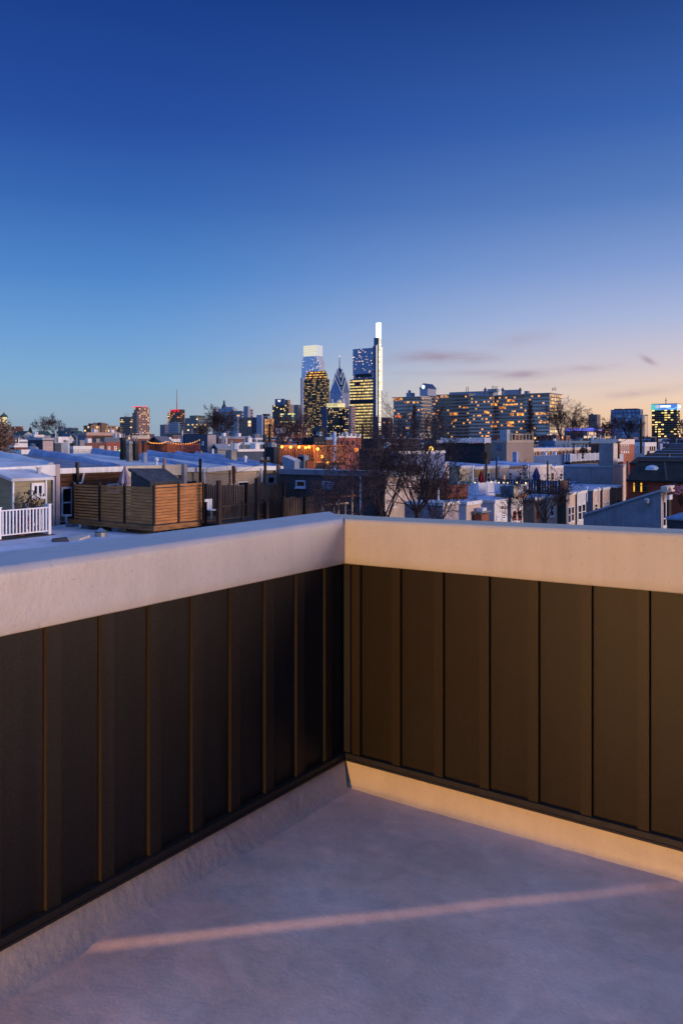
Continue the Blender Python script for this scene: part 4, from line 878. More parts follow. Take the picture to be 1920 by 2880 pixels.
twig_plant('potted_shrub', 'tall dry shrub with brown flower heads behind the white balusters', 'potted plant', u_at(92, 32.3), 32.3, zf-0.05, 1.95, 0.75, 46, M_dry, M_stem, 0.065, seed=3)
twig_plant('potted_plant', 'low red leaved pot plant on the white railed deck', 'potted plant', u_at(58, 32.0), 32.0, zf-0.05, 0.9, 0.42, 60, paint('7a3038', 0.8, 0.4, 8), M_stem, 0.09, seed=4)

# ---------------------------------------------------------------- slatted cedar enclosure
YB = 36.0; u0, u1, v0, v1 = cdims(206, 433, 571, YB); zt, zb, zf2 = hz(1369, YB), hz(1479, YB), hz(1494, YB)
w = thing('cedar_enclosure', 'square enclosure of cedar slats with black posts standing on roof blocks', 'privacy screen', u0, v0, zf2)
M_ced = siding('ae7440', 0.135, 0.0, False, 0.3, 0.0, 0.7, perplank=0.2)
ptsv = [v0, v_at(350, u0), v_at(280, u0), v1]; ptsu = [u0, u_at(502, v0), u1]
for k in range(3):
    b = MB(); n = 12; a, c = ptsv[k]+0.05, ptsv[k+1]-0.05
    for i in range(n):
        s = (zt-zb-0.06)/n; z = zb+0.05+s*i; gap = 0.05 if k == 2 else (0.026 if k == 1 else 0.018)
        b.box(u0+0.01, u0+0.035, a, c, z, z+s-gap)
    b.build('slat_panel', M_ced, w)
for k in range(2):
    b = MB(); n = 12; a, c = ptsu[k]+0.05, ptsu[k+1]-0.05
    for i in range(n):
        s = (zt-zb-0.12)/n; z = zb+0.05+s*i; b.box(a, c, v0+0.01, v0+0.035, z, z+s-0.018)
    b.box(a, c, v0+0.008, v0+0.036, zt-0.04, zt+0.06); b.build('slat_panel', M_ced, w)
for (u, v) in [(u0, v) for v in ptsv]+[(u, v0) for u in ptsu[1:]]: MB().box(u-0.045, u+0.045, v-0.045, v+0.045, zb+0.001, zt+0.07).build('post', M_blackm, w)
MB().box(u0-0.05, u0+0.05, v0-0.05, v1+0.3, zf2, zb).box(u0+0.051, u1+0.1, v0-0.05, v0+0.05, zf2, zb).build('fascia_board', siding('8a6038', 0.24, 0.5, False, 0.4, 0.05), w)
MB().box(u0+0.052, u1+3, v0+0.052, v1, zb-0.14, zb-0.03).build('deck_boards', paint('5c4632', 0.8, 0.3, 2), w)
for k, (px, py) in enumerate(((203, 1488), (247, 1491), (334, 1497))):
    v, z = on_u(px, py, u0+0.4); MB().box(u0+0.2, u0+0.6, v-0.25, v+0.25, 7.8, zf2-0.002).build('support_block', paint('7c8aa0'), w)
for k in range(5): MB().box(u0+0.6+k*0.8, u0+0.8+k*0.8, v0+0.4, v0+0.6, 7.8, zf2-0.002).build('support_block', M_wdark, w)
# shingled shed roof behind the enclosure
us_, vsx = u0+0.9, v0+2.2
def sh(px, py, Y): u, v = corner(px, Y); return (u, v, hz(py, Y))
w = thing('shed', 'small grey shed with a mossy black shingled roof behind the cedar slats', 'shed', *corner(430, 39), 7.9)
A, B2, C2, D2 = sh(360, 1317, 41.5), sh(463, 1317, 44.5), sh(512, 1352, 42.0), sh(422, 1355, 38.5)
m_sh, t, b_ = newmat('shingles'); pos = t.node('ShaderNodeNewGeometry').outputs['Position']
br = t.node('ShaderNodeTexBrick'); vv = t.vmul(pos, (1,1,1)); mp = t.node('ShaderNodeMapping'); mp.inputs['Rotation'].default_value = (0,0,math.radians(-54.9)); t.l.new(pos, mp.inputs[0]); t.l.new(mp.outputs[0], br.inputs['Vector'])
br.inputs['Color1'].default_value = lin('2c2e34'); br.inputs['Color2'].default_value = lin('464a52'); br.inputs['Mortar'].default_value = lin('15161a'); br.inputs['Scale'].default_value = 1.0
br.inputs['Brick Width'].default_value = 0.30; br.inputs['Row Height'].default_value = 0.20; br.inputs['Mortar Size'].default_value = 0.02
t.put(b_.inputs['Base Color'], t.mix(1.0, br.outputs[0], t.xyz(*[t.maprange(t.noise(pos, 2.5, 4.0), 0.3, 0.7, 0.4, 1.5)]*3), 'MULTIPLY')); b_.inputs['Roughness'].default_value = 0.85
dn = lambda p, k: (p[0], p[1], p[2]-k)
MB().hexa([dn(A,.12), dn(D2,.12), dn(C2,.12), dn(B2,.12)], [A, D2, C2, B2]).build('roof', m_sh, w)
D3, C3 = (D2[0]+.15, D2[1]+.15, D2[2]), (C2[0]-.1, C2[1]+.15, C2[2])
MB().hexa([(A[0]+.1,A[1]-.1,7.9), (D3[0],D3[1],7.9), (C3[0],C3[1],7.9), (B2[0]-.1,B2[1]-.1,7.9)], [dn((A[0]+.1,A[1]-.1,A[2]),.13), dn(D3,.13), dn(C3,.13), dn((B2[0]-.1,B2[1]-.1,B2[2]),.13)]).build('wall', siding('3c444e', 0.15, 0.5, True), w)
parasol('garden_umbrella', 'folded lilac grey umbrella standing against the brown boards', 350, 1311, 1374, 38.5, paint('8c8296', 0.8, 0.15, 4))
# low flat roof at the foot of the decks
z0 = 7.82; ur = u_at(150, 17)
w = thing('flat_roof_building', 'lower neighbouring building whose pale flat roof carries the two decks', 'building', 24, 17, 0)
MB().box(6.5, 33.0, 9.0, 34.7, 0, z0).build('wall', paint('6a6460'), w)
MB().box(6.5, 33.0, 9.0, 34.7, z0+0.003, z0+0.05).build('roof', paint('b4bece', 0.5, 0.2, 0.7, bump=0.02, bscale=1.5), w)
def at_roof(px, py, z): Y = (EYE-z)*F/(py-HY); return corner(px, Y)
u, v = at_roof(283, 1508, z0+0.05)
w = thing('roof_vent', 'small round metal roof vent on the low flat roof', 'roof vent', u, v, z0)
MB().lathe((u, v), [(0.26, z0+0.05), (0.26, z0+0.22), (0.22, z0+0.23)], 16).build('base', paint('8c8c8c', 0.4, metal=0.6), w); MB().lathe((u, v), [(0.22, z0+0.231), (0.26, z0+0.27), (0.02, z0+0.42)], 16).build('cap', paint('6c8098', 0.4, metal=0.5), w)
u, v = at_roof(185, 1520, z0+0.05)
w = thing('scrap_lumber', 'loose pale board and rags lying on the low flat roof', 'lumber', u, v, z0)
MB().hexa([(u,v,z0+.052),(u+.3,v-.5,z0+.052),(u+1.3,v+.1,z0+.052),(u+1.0,v+.6,z0+.052)], [(u,v,z0+.12),(u+.3,v-.5,z0+.12),(u+1.3,v+.1,z0+.15),(u+1.0,v+.6,z0+.15)]).build('board', paint('b8b0a8'), w)
MB().hexa([(u-.7,v-.1,z0+.052),(u-.2,v-.5,z0+.052),(u-.05,v-.1,z0+.052),(u-.5,v+.3,z0+.052)], [(u-.6,v-.1,z0+.2),(u-.25,v-.4,z0+.25),(u-.1,v-.1,z0+.22),(u-.5,v+.2,z0+.17)]).build('rag', M_dgrey, w)

# ---------------------------------------------------------------- dark fenced yard and black railed deck
M_fence = siding('2c2a30', 0.14, 0.7, True, 0.5, 0.2, 0.85, perplank=0.4); M_fence2 = siding('5c5048', 0.14, 0.6, True, 0.5, 0.2, 0.85, perplank=0.4)
def picket(name, label, pa, pb, pya, pyb, zb, Y0, face, mat, pk=0.14):
    u0, v0 = corner(pa, Y0); w = thing(name, label, 'fence', u0, v0, zb); b = MB(); rr = random.Random(int(pa))
    if face == 'v': e = u_at(pb, v0); L = e-u0
    else: e = v_at(pb, u0); L = v0-e if v0 > e else e-v0
    n = int(abs(L)/pk); sgn = 1 if face == 'v' else (1 if e > v0 else -1)
    for i in range(n):
        a = i*pk*sgn; s = i/n; q0 = (u0+a if face == 'v' else u0); q1 = (v0 if face == 'v' else v0+a); Yh = depth(q0, q1)
        z = hz(pya+(pyb-pya)*s, Yh)+rr.uniform(-0.05, 0.05)
        if face == 'v': b.hexa([(q0,v0,zb),(q0+pk*0.93,v0,zb),(q0+pk*0.93,v0+.03,zb),(q0,v0+.03,zb)], [(q0+.02,v0,z),(q0+pk*0.7,v0,z+0.03),(q0+pk*0.7,v0+.03,z+0.03),(q0+.02,v0+.03,z)])
        else: b.hexa([(u0,q1,zb),(u0+.03,q1,zb),(u0+.03,q1+pk*0.93*sgn,zb),(u0,q1+pk*0.93*sgn,zb)], [(u0,q1,z),(u0+.03,q1,z),(u0+.03,q1+pk*0.8*sgn,z+0.03),(u0,q1+pk*0.8*sgn,z+0.03)])
    b.build('picket_boards', mat, w)
    nb = max(2, int(abs(L)/2.4)); 
    for k in range(nb+1):
        a = L*k/nb*(1 if face == 'v' else 1); q0 = u0+(a if face == 'v' else -0.10); q1 = v0+(-0.10 if face == 'v' else (e-v0)*k/nb)
        MB().box(q0-0.06, q0+0.06, q1-0.06, q1+0.06, zb, hz(pya+(pyb-pya)*k/nb, depth(q0, q1))+0.1).build('post', M_wdark, w)
    return w
picket('board_fence', 'tall dark board fence behind the black railed deck', 575, 794, 1366, 1358, 6.5, 41.0, 'v', M_fence)
picket('board_fence', 'weathered brown board fence catching light under the bare branches', 792, 912, 1402, 1396, 4.5, 44.0, 'v', M_fence2)
for k, (pa, pb, py0, py1, lab) in enumerate(((912, 1000, 1398, 1391, 'upper thin timber rail seen through branches behind the coping corner'), (908, 980, 1418, 1412, 'lower pale timber rail seen through branches behind the coping corner'))):
    u0, v0 = corner(pa, 42-k); u1 = u_at(pb, v0); w = thing('timber_rail', lab, 'rail', u0, v0, 5)
    MB().hexa([(u0,v0,hz(py0+5,42-k)),(u1,v0,hz(py1+5,depth(u1,v0))),(u1,v0+.1,hz(py1+5,depth(u1,v0))),(u0,v0+.1,hz(py0+5,42-k))], [(u0,v0,hz(py0,42-k)),(u1,v0,hz(py1,depth(u1,v0))),(u1,v0+.1,hz(py1,depth(u1,v0))),(u0,v0+.1,hz(py0,42-k))]).build('rail_board', paint('a89480' if k else '7a4e34'), w)
    for a in (0.05, 0.5, 0.95): MB().box(u0+(u1-u0)*a-0.04, u0+(u1-u0)*a+0.04, v0+0.101, v0+0.18, 4.5, hz(py0-12*(1-k), 42)).build('post', paint('9a9088'), w)
YD = 38.0; u0, v0 = corner(612, YD); ub, vb = u_at(745, v0), v0
w = thing('black_deck', 'dark timber deck with thin black balusters and two tall posts', 'deck', u0, v0, 8)
zr, zf = hz(1424, 38), hz(1468, 38)
rail(w, [(u0, v0), (ub, v0)], zf, zr, paint('3a2e28', 0.7, 0.3, 3), sp=0.14, post=1.5, pw=0.11, bw=0.035)
ul = u_at(578, v0+0.6); rail(w, [(ul, v0+0.6), (u0-0.2, v0+0.6)], zf, zr+0.05, M_blackm, sp=0.12, post=1.4, pw=0.1, bw=0.035)
MB().box(ul, ub, v0-0.1, v0+3.0, zf-0.25, zf-0.06).build('deck_boards', M_wdark, w)
for px, py in ((611, 1351), (719, 1344), (745, 1412)):
    uu = u_at(px, v0-0.06); MB().box(uu-0.09, uu+0.09, v0-0.24, v0-0.06, zf-1.5, hz(py, depth(uu, v0))).build('tall_post', paint('3c2c24', 0.8, 0.3, 3), w)
# clutter on that deck
w = thing('patio_chair', 'folded metal chair half hidden behind the thin black balusters', 'chair', u0+0.8, v0+1.2, zf)
MB().box(u0+.6, u0+1.1, v0+1.0, v0+1.4, zf+.42, zf+.46).build('seat', M_fascia, w); MB().box(u0+.6, u0+1.1, v0+1.4, v0+1.44, zf+.46, zf+.95).build('backrest', M_fascia, w)
for a, c in ((.62,1.02),(1.06,1.02),(.62,1.38),(1.06,1.38)): MB().tube((u0+a, v0+c, zf-.05), (u0+a, v0+c, zf+.42), 0.02).build('leg', M_grey, w)

# dark stucco building beyond the fences, its lit end behind the big tree
w, d = flat_house('corner_building', 'dark stuccoed building with a bright flat roof behind the bare branches', 'building', 786, 1080, 1136, 1330, 50, paint('3c4248', 0.85, 0.35, 0.6, streak=0.3), M_rl, fascia=paint('6c7a90', 0.6))
MB().box(d[0]-0.02, d[0]+0.03, d[2]+0.2, d[3], 0, 1).build('plinth', M_dgrey, w)
pane_on(w, 'u', d[0], 832, 860, 1350, 1372, frame=paint('9cb4d0'), t=0.10, mull=0); pane_on(w, 'u', d[0], 907, 941, 1352, 1374, frame=paint('9cb4d0'), t=0.13)
pane_on(w, 'u', d[0], 784.5, 801, 1341, 1380, frame=paint('90a8c4'), t=0.14, mull=0) if False else None
pane_on(w, 'v', d[2], 1082, 1092, 1355, 1430, frame=paint('d0ccd0'), t=0.12); pane_on(w, 'v', d[2], 1096, 1109, 1358, 1424, frame=paint('d0ccd0'), t=0.12); pane_on(w, 'v', d[2], 1118, 1126, 1355, 1400, frame=paint('d0ccd0'), t=0.1)
MB().box(d[0]+0.02, d[1], d[2]-0.04, d[2]-0.003, 0, d[4]-0.3).build('end_cladding', paint('b4a498', 0.8, 0.15), w)  # pale sheet: the lit end put into the colour
b = MB(); v, _ = on_u(1014, 1400, d[0]-0.1); b.tube((d[0]-0.1, v, 0), (d[0]-0.1, v, d[4]-0.2), 0.07); b.build('downspout', M_frame, w)
# skylight and air handler on its roof
u, v = at_roof(800, 1306, 9.6); 
w = thing('skylight', 'tilted metal framed skylight on the bright roof before the lamp lit deck', 'skylight', u, v, 9.5)
q = [sh(793, 1283, 68), sh(828, 1297, 66), sh(846, 1295, 69), sh(812, 1281, 71)]
MB().hexa([(p[0], p[1], 9.2) for p in q], q).build('frame', paint('7c8ca4'), w); q2 = [(p[0], p[1], p[2]+.03) for p in q]
for k in range(7):
    f0, f1 = k/7+.02, (k+.75)/7
    L1 = lambda a, c, f: tuple(a[i]+(c[i]-a[i])*f for i in range(3))
    MB().q([L1(q2[0],q2[1],f0), L1(q2[0],q2[1],f1), L1(q2[3],q2[2],f1), L1(q2[3],q2[2],f0)]).build('pane', M_fascia, w)
w, d = flat_house('air_handler', 'boxy grey air handler beside the tilted skylight', 'air conditioner', 836, 855, 868, 1281, 70, paint('6c7c90'), M_grey, bot=9.0)
MB().box(d[0]-0.02, d[0]-0.003, d[2]+0.1, d[3]-0.1, hz(1296, 70), hz(1284, 70)).build('grille', M_blackm, w)
w, d = flat_house('planter_box', 'low rusty planter beside the grey air handler', 'planter', 858, 862, 884, 1296, 68, paint('7a4028'), M_wdark, bot=9.0)

# ---------------------------------------------------------------- string-lit decks
def bulb_string(name, label, pts, sag, n, col, s, r, parent_w=None):
    w = thing(name, label, 'string lights', pts[0][0], pts[0][1], pts[0][2]); wire = MB(); pos = []
    for (A, B) in zip(pts[:-1], pts[1:]):
        L = [Vector(A)+(Vector(B)-Vector(A))*k/6 for k in range(7)]
        for i, p in enumerate(L): p.z -= sag*4*(i/6)*(1-i/6)
        for p, q in zip(L[:-1], L[1:]): wire.tube(tuple(p), tuple(q), 0.012, 0.012, 4)
        m = max(1, n//(len(pts)-1))
        for k in range(m):
            f = (k+0.5)/m*6; i = min(5, int(f)); p = L[i]+(L[i+1]-L[i])*(f-i); pos.append(p)
    wire.build('cable', M_blackm, w)
    for i, p in enumerate(pos):
        c = col[i % len(col)]; MB().lathe((p.x, p.y), [(r*0.3, p.z-r), (r, p.z-r*0.4), (r, p.z+r*0.3), (r*0.4, p.z+r)], 8).build('bulb', glow(c, s), w)
    return w
def slat_deck(name, label, l, c, r, top, bot, Y, mat, sp=0.16, bw=0.09, skirt=None):
    u0, u1, v0, v1 = cdims(l, c, r, Y); zt, zb = hz(top, Y), hz(bot, Y); w = thing(name, label, 'deck', u0, v0, zb-0.5)
    for face in 'uv':
        L = (v1-v0) if face == 'u' else (u1-u0); b = MB(); n = int(L/sp)
        for k in range(n):
            a = L*(k+0.5)/n
            if face == 'u': b.box(u0, u0+0.03, v0+a-bw/2, v0+a+bw/2, zb, zt)
            else: b.box(u0+a-bw/2, u0+a+bw/2, v0, v0+0.03, zb, zt)
        b.build('slat_row', mat, w); b = MB()
        if face == 'u': b.box(u0-0.04, u0-0.002, v0, v1, zt-0.1, zt+0.04).box(u0-0.04, u0-0.002, v0, v1, zb+0.05, zb+0.18)
        else: b.box(u0, u1, v0-0.04, v0-0.002, zt-0.1, zt+0.04).box(u0, u1, v0-0.04, v0-0.002, zb+0.05, zb+0.18)
        b.build('rail_bar', mat, w)
        for k in range(max(2, int(L/2.2))+1):
            a = L*k/max(2, int(L/2.2)); q = MB()
            if face == 'u': q.box(u0-0.08, u0-0.041, v0+a-0.06, v0+a+0.06, zb-0.4, zt+0.1)
            else: q.box(u0+a-0.06, u0+a+0.06, v0-0.08, v0-0.041, zb-0.4, zt+0.1)
            q.build('post', mat, w)
    MB().box(u0+0.04, u1, v0+0.04, v1, zb-0.25, zb-0.02).build('deck_boards', M_wdark, w)
    return w, (u0, u1, v0, v1, zt, zb)
M_sl = paint('a86a3c', 0.75, 0.3, 3); M_sl2 = paint('7c4428', 0.75, 0.3, 3)
w, d = slat_deck('lit_deck', 'timber slat deck glowing orange under a row of round lamps', 788, 883, 970, 1253, 1303, 76, M_sl, sp=0.24, bw=0.10)
MB().hexa([(d[0]+.1,d[2]+.3,d[5]),(d[0]+.5,d[2]+.3,d[5]),(d[0]+2.6,d[2]+.3,d[4]-.7),(d[0]+2.3,d[2]+.3,d[4]-.4)], [(d[0]+.1,d[2]+.35,d[5]+.1),(d[0]+.5,d[2]+.35,d[5]+.1),(d[0]+2.6,d[2]+.35,d[4]-.6),(d[0]+2.3,d[2]+.35,d[4]-.3)]).build('brace', M_sl, w)
def lamp(px, py, Y, label, e=0.0, r=0.13, col='ffb040', s=4.0):
    u, v = corner(px, Y); z = hz(py, Y); w = thing('globe_lamp', label, 'lamp', u, v, z)
    MB().lathe((u, v), [(r*.4, z-r), (r*.9, z-r*.5), (r, z), (r*.9, z+r*.5), (r*.4, z+r)], 10).build('globe', glow(col, s), w)
    MB().tube((u, v, z+r), (u, v, z+r+0.15), 0.04).build('fitting', M_blackm, w)
    if e:
        l_ = bpy.data.lights.new('lamp_light', 'POINT'); l_.energy = e*0.22; l_.color = (1.0, 0.5, 0.15); l_.shadow_soft_size = 0.3
        o = bpy.data.objects.new('lamp_light', l_); COL.objects.link(o); o.location = P(u-0.15, v-0.35, z-0.05)
for i, (px, py) in enumerate(((793, 1256.5), (817, 1257), (841, 1257), (859, 1258.5), (869, 1257), (893, 1262.5), (905.5, 1284))):
    lab = ['round amber lamp at the outer post of the slat deck', 'second round amber lamp along the slat deck', 'brightest round amber lamp midway along the slat deck', 'small amber lamp just past the middle of the slat deck', 'amber lamp before the corner of the slat deck', 'amber lamp by the sloping brace of the slat deck', 'low amber lamp hanging inside the slats'][i]
    u, v = corner(px, 76); 
    if px < 883: v = v_at(px, d[0]-0.3); Yl_ = depth(d[0]-0.3, v)
    else: Yl_ = depth(u_at(px, d[2]-0.3), d[2]-0.3)
    lamp(px, py, Yl_, lab, e=160 if i in (0, 2, 4, 5, 6) else 60)
lamp(921, 1302, 74, 'amber lamp glowing at the foot of the slat deck', e=160)
lamp(1002, 1264.5, 90, 'orange street lamp beside the salmon brick house', e=300, r=0.22, col='ff8a30')
lamp(1212, 1262, 95, 'bright yellow street lamp seen through the big bare tree', e=500, r=0.27, col='ffc050')
lamp(1113, 1250, 110, 'small twin yellow lamp glowing deep among the branches', e=60, r=0.18, col='ffb858')
w, d = slat_deck('railed_deck', 'distant red timber roof deck hung with warm string lights', 414, 470, 560, 1249, 1272, 92, M_sl2, sp=0.2, bw=0.07)
z = d[4]+0.12
bulb_string('string_lights', 'warm string of tiny bulbs along the distant red roof deck', [(d[0]-.2, d[3], z+.3), (d[0]-.2, (d[2]+d[3])/2, z), (d[0]-.2, d[2]-.2, z+.2), ((d[0]+d[1])/2, d[2]-.2, z-.1), (d[1], d[2]-.2, z+.4)], 0.12, 28, ['ff9a3c', 'ffae58'], 1.7, 0.065)
for k in range(3):
    l_ = bpy.data.lights.new('string_glow', 'POINT'); l_.energy = 30; l_.color = (1.0, 0.4, 0.12); l_.shadow_soft_size = 0.4
    o = bpy.data.objects.new('string_glow', l_); COL.objects.link(o); o.location = P(d[0]-0.8+(d[1]-d[0])*(k*0.45), d[2]-1.0, z-0.2)
w, dd = flat_house('brick_house', 'long red brick house front with three small windows behind the grey chimneys', 'house', 296, 298, 352, 1243, 100, brick('8a3226'), M_rd, fascia=None)
for a, c in ((303, 311), (321, 329), (337, 345)): pane_on(w, 'v', dd[2], a-.5, c-1.5, 1255, 1268, t=0.1, frame=M_fascia)
bulb_string('string_lights', 'red and multicoloured party lights strung low across the brick house', [(dd[0], dd[2]-.8, hz(1272, 99)), (dd[0]+(dd[1]-dd[0])*.5, dd[2]-.8, hz(1268, 99)), (dd[1], dd[2]-.8, hz(1271, 100))], 0.3, 30, ['ff2030', 'ff3040', '40ff60', '5060ff', 'ff5020', 'ffe060'], 4.0, 0.12)
# ---------------------------------------------------------------- left middle distance
M_lgrey = siding('8c94a2', 0.2, 0.2); M_pinkgrey = siding('b0a0a2', 0.22, 0.25); M_dblue = siding('3c4658', 0.2, 0.3); M_stuccog = paint('8e8c92', 0.85, 0.15, 0.7, streak=0.15)
w, d = flat_house('bulkhead', 'roof access bulkhead, dark blue on one side and pinkish grey on the other', 'bulkhead', 78, 119.5, 149, 1234, 78, M_dblue, M_dgrey, fascia=paint('a0a4b0'), cur=0.12)
MB().box(d[0]+0.02, d[1], d[2]-0.03, d[2]-0.003, 0, d[4]-0.2).build('pink_face', M_pinkgrey, w)  # right face toned pinker than the left
b = MB(); va, vb = v_at(109, d[0]), v_at(99, d[0]); b.box(d[0]-0.04, d[0]-0.003, va, vb, hz(1268, 80), hz(1246, 80)); b.build('door', paint('2a3446'), w)
u, v = corner(92, 74); w = thing('turbine_vent', 'hooded metal chimney cowl before the two tone bulkhead', 'roof vent', u, v, 9)
MB().tube((u, v, 9), (u, v, hz(1262, 74)), 0.25).build('pipe', M_grey, w); MB().lathe((u, v), [(0.55, hz(1264, 74)), (0.5, hz(1258, 74)), (0.18, hz(1252, 74)), (0.3, hz(1250, 74)), (0.05, hz(1247, 74))], 8).build('cap', paint('8c96a0', 0.4, metal=0.5), w)
w, d = flat_house('brick_house', 'low red brick house with a pale cornice left of the two tone bulkhead', 'house', 18, 40, 80, 1249, 92, M_redb, M_rd, fascia=M_fascia, cur=0.35, clutter=3)
w, d = flat_house('row_house', 'low white walled roof end left of the near dark roof', 'house', 30, 60, 84, 1268, 64, paint('b8a8a4'), M_rl, fascia=M_fascia, cur=0.3)
w, d = flat_house('chimney', 'broad pale masonry chimney stack at the left edge', 'chimney', -14, 3, 20, 1288, 47, paint('a89e9c', 0.9, 0.3, 3, bump=0.03, bscale=10), M_fascia)
w, d = flat_house('chimney', 'short brown masonry chimney just right of the broad pale stack', 'chimney', 19, 26, 33, 1272, 52, paint('6a5850', 0.9, 0.3, 3), M_dgrey)
u, v = corner(20.5, 70); w = thing('flue_pipe', 'tall pale flue pipe with a wide round cap at the left edge', 'flue', u, v, 8)
MB().tube((u, v, 8), (u, v, hz(1222, 70)), 0.16, 0.16, 10).build('pipe', paint('8a929e', 0.5), w); MB().lathe((u, v), [(0.3, hz(1224, 70)), (0.42, hz(1221, 70)), (0.42, hz(1219.5, 70)), (0.2, hz(1217, 70))], 12).build('cap', paint('9aa2ac', 0.4), w)
gn = paint('2c4a42', 0.7, 0.2, 0.4); wt = paint('a8b2c2', 0.7, 0.12)
gable_house('gabled_house', 'pale blue house with a white trimmed gable near the flue pipe', 'house', 24, 42, 66, 1233, 1224.5, 150, paint('7484a0'), paint('56627a'), 'v')
w, d = flat_house('row_house', 'slate blue flat topped house before the white trimmed gable', 'house', 30, 43, 79, 1238, 130, paint('6a7a94'), M_rl, fascia=M_fascia, cur=0.2, clutter=2)
gable_house('gabled_house', 'house with a long dark green roof at the far left', 'house', -20, 20, 40, 1221, 1213, 260, wt, gn, 'u')
gable_house('gabled_house', 'green roofed house with two pale dormers left of the bare trees', 'house', 40, 66, 94, 1222, 1213, 250, wt, gn, 'v')
gable_house('gabled_house', 'green roofed house directly below the bare trees', 'house', 98, 118, 142, 1223, 1213.5, 245, wt, gn, 'u')
gable_house('gabled_house', 'pale gabled house facing us right of the bare trees', 'house', 150, 176, 196, 1228, 1213, 230, wt, gn, 'v')
gable_house('gabled_house', 'far green roof close to the tan apartment block', 'house', 200, 216, 234, 1222, 1213, 240, wt, gn, 'u')
gable_house('gabled_house', 'white clapboard house with a steep gable and small attic window', 'house', 172, 189, 208, 1235, 1220.5, 140, paint('c4ccd6', 0.6), paint('4c5868'), 'v')
w, d = flat_house('row_house', 'white flat topped house above the two tone bulkhead', 'house', 80, 96, 123, 1224, 160, paint('9aa2b0'), M_rl, fascia=M_fascia, clutter=3)
w, d = flat_house('row_house', 'long pale house with a dark window band', 'house', 152, 158, 191, 1230, 120, paint('98a4b4'), M_rl, fascia=M_fascia, cur=0.4, clutter=3)
MB().box(d[0]+0.6, d[1]-0.4, d[2]-0.02, d[2]-0.003, hz(1242, 121), hz(1236, 121)).build('window_band', M_glass, w)
w, d = flat_house('warehouse', 'grey and red brick warehouse with a recessed dark upper floor', 'warehouse', 217, 243, 336, 1217, 165, M_redb, M_rd, fascia=paint('b09890'), cur=0.5, clutter=5)
MB().box(d[0]-0.04, d[0]-0.003, d[2], d[3], 0, d[4]-0.5).build('grey_render', paint('74788a', 0.8, 0.1), w)
MB().box(d[0]+1.5, d[1]-1, d[2]-0.05, d[2]-0.003, hz(1240, 168), hz(1227, 168)).build('recess_shade', M_blackm, w)  # black sheet on the wall stands in for the shade of a recess
w, d = flat_house('metal_shed', 'corrugated blue grey shed roof behind the brick house with party lights', 'shed', 288, 294, 352, 1231, 140, paint('66748a'), paint('8a96a8'), clutter=4)
w, d = flat_house('brick_house', 'long low dark red brick row behind the white garage row', 'house', 196, 212, 298, 1246, 125, brick('6c2c24'), M_rd, clutter=4)
w, d = flat_house('garage_row', 'low white garage row with a bright roof edge', 'garage', 198, 206, 256, 1257, 84, paint('b4bac6'), M_rl, fascia=M_fascia, cur=0.25, clutter=4)
for a, c in ((208, 218), (221, 235), (238, 250)): pane_on(w, 'v', d[2], a, c, 1259.5, 1268, t=0.06, mull=0, nm='garage_door', glass=paint('c0c4cc'), sill=False)
w, d = flat_house('row_house', 'tiny dark bulkhead with cluttered equipment beside the two tone bulkhead', 'house', 149, 154, 172, 1246, 95, M_dblue, M_rl, clutter=4)
w, d = flat_house('fence_panel', 'cream slatted screen panel before the brick house', 'privacy screen', 278, 279.5, 293, 1254, 86, siding('bcb4a4', 0.25, 0.5, True), M_grey, bot=9)
# chimneys on the near roofs
def chimney(name, label, px, pw, pt, Y, mat, capm, wide=1.0):
    u, v = corner(px, Y); s = pw/F*Y/2; w = thing(name, label, 'chimney', u, v, 9); zt = hz(pt, Y); zb = 10.6; b = MB()
    b.hexa([(u-s,v-s*wide,zb),(u+s,v-s*wide,zb),(u+s,v+s*wide,zb),(u-s,v+s*wide,zb)], [(u-s*.85,v-s*wide*.85,zt-.25),(u+s*.85,v-s*wide*.85,zt-.25),(u+s*.85,v+s*wide*.85,zt-.25),(u-s*.85,v+s*wide*.85,zt-.25)]); b.build('stack', mat, w)
    MB().box(u-s*1.02, u+s*1.02, v-s*wide*1.02, v+s*wide*1.02, zt-.249, zt-.1).build('cap', capm, w)
    for k in (-1, 1): MB().lathe((u+k*s*.4, v-k*s*.3), [(s*.28, zt-.099), (s*.24, zt+.08), (s*.3, zt+.1), (s*.16, zt+.16)], 10).build('chimney_pot', M_grey, w)
    return w
chimney('chimney', 'tall black chimney, first of the cluster on the near roofs', 346, 13, 1226, 50, paint('1e2026', 0.9, 0.3, 3), M_blackm, 1.0)
chimney('chimney', 'pale cement coated chimney in the middle of the cluster', 364, 13, 1236, 49, M_concrete, M_grey, 1.0)
chimney('chimney', 'dark grey chimney with a flat top, last of the cluster', 381, 14, 1235, 50, paint('34322f', 0.9, 0.3, 3), M_dgrey, 1.0)
u, v = corner(406, 49); w = thing('flue_pipe', 'rusty round flue with a dark cowl beside the chimney cluster', 'flue', u, v, 10)
MB().tube((u, v, 10), (u, v, hz(1272, 49)), 0.16).build('pipe', paint('8c96a8', 0.5), w); MB().tube((u, v, hz(1272, 49)), (u, v, hz(1245, 49)), 0.155).build('rusty_pipe', paint('6c3c28', 0.8, 0.4, 6), w)
MB().lathe((u, v), [(0.18, hz(1246, 49)), (0.21, hz(1242, 49)), (0.12, hz(1238, 49))], 10).build('cap', M_dgrey, w)
u, v = corner(650, 58); w = thing('flue_pipe', 'shiny steel flue on a square concrete base', 'flue', u, v, 10)
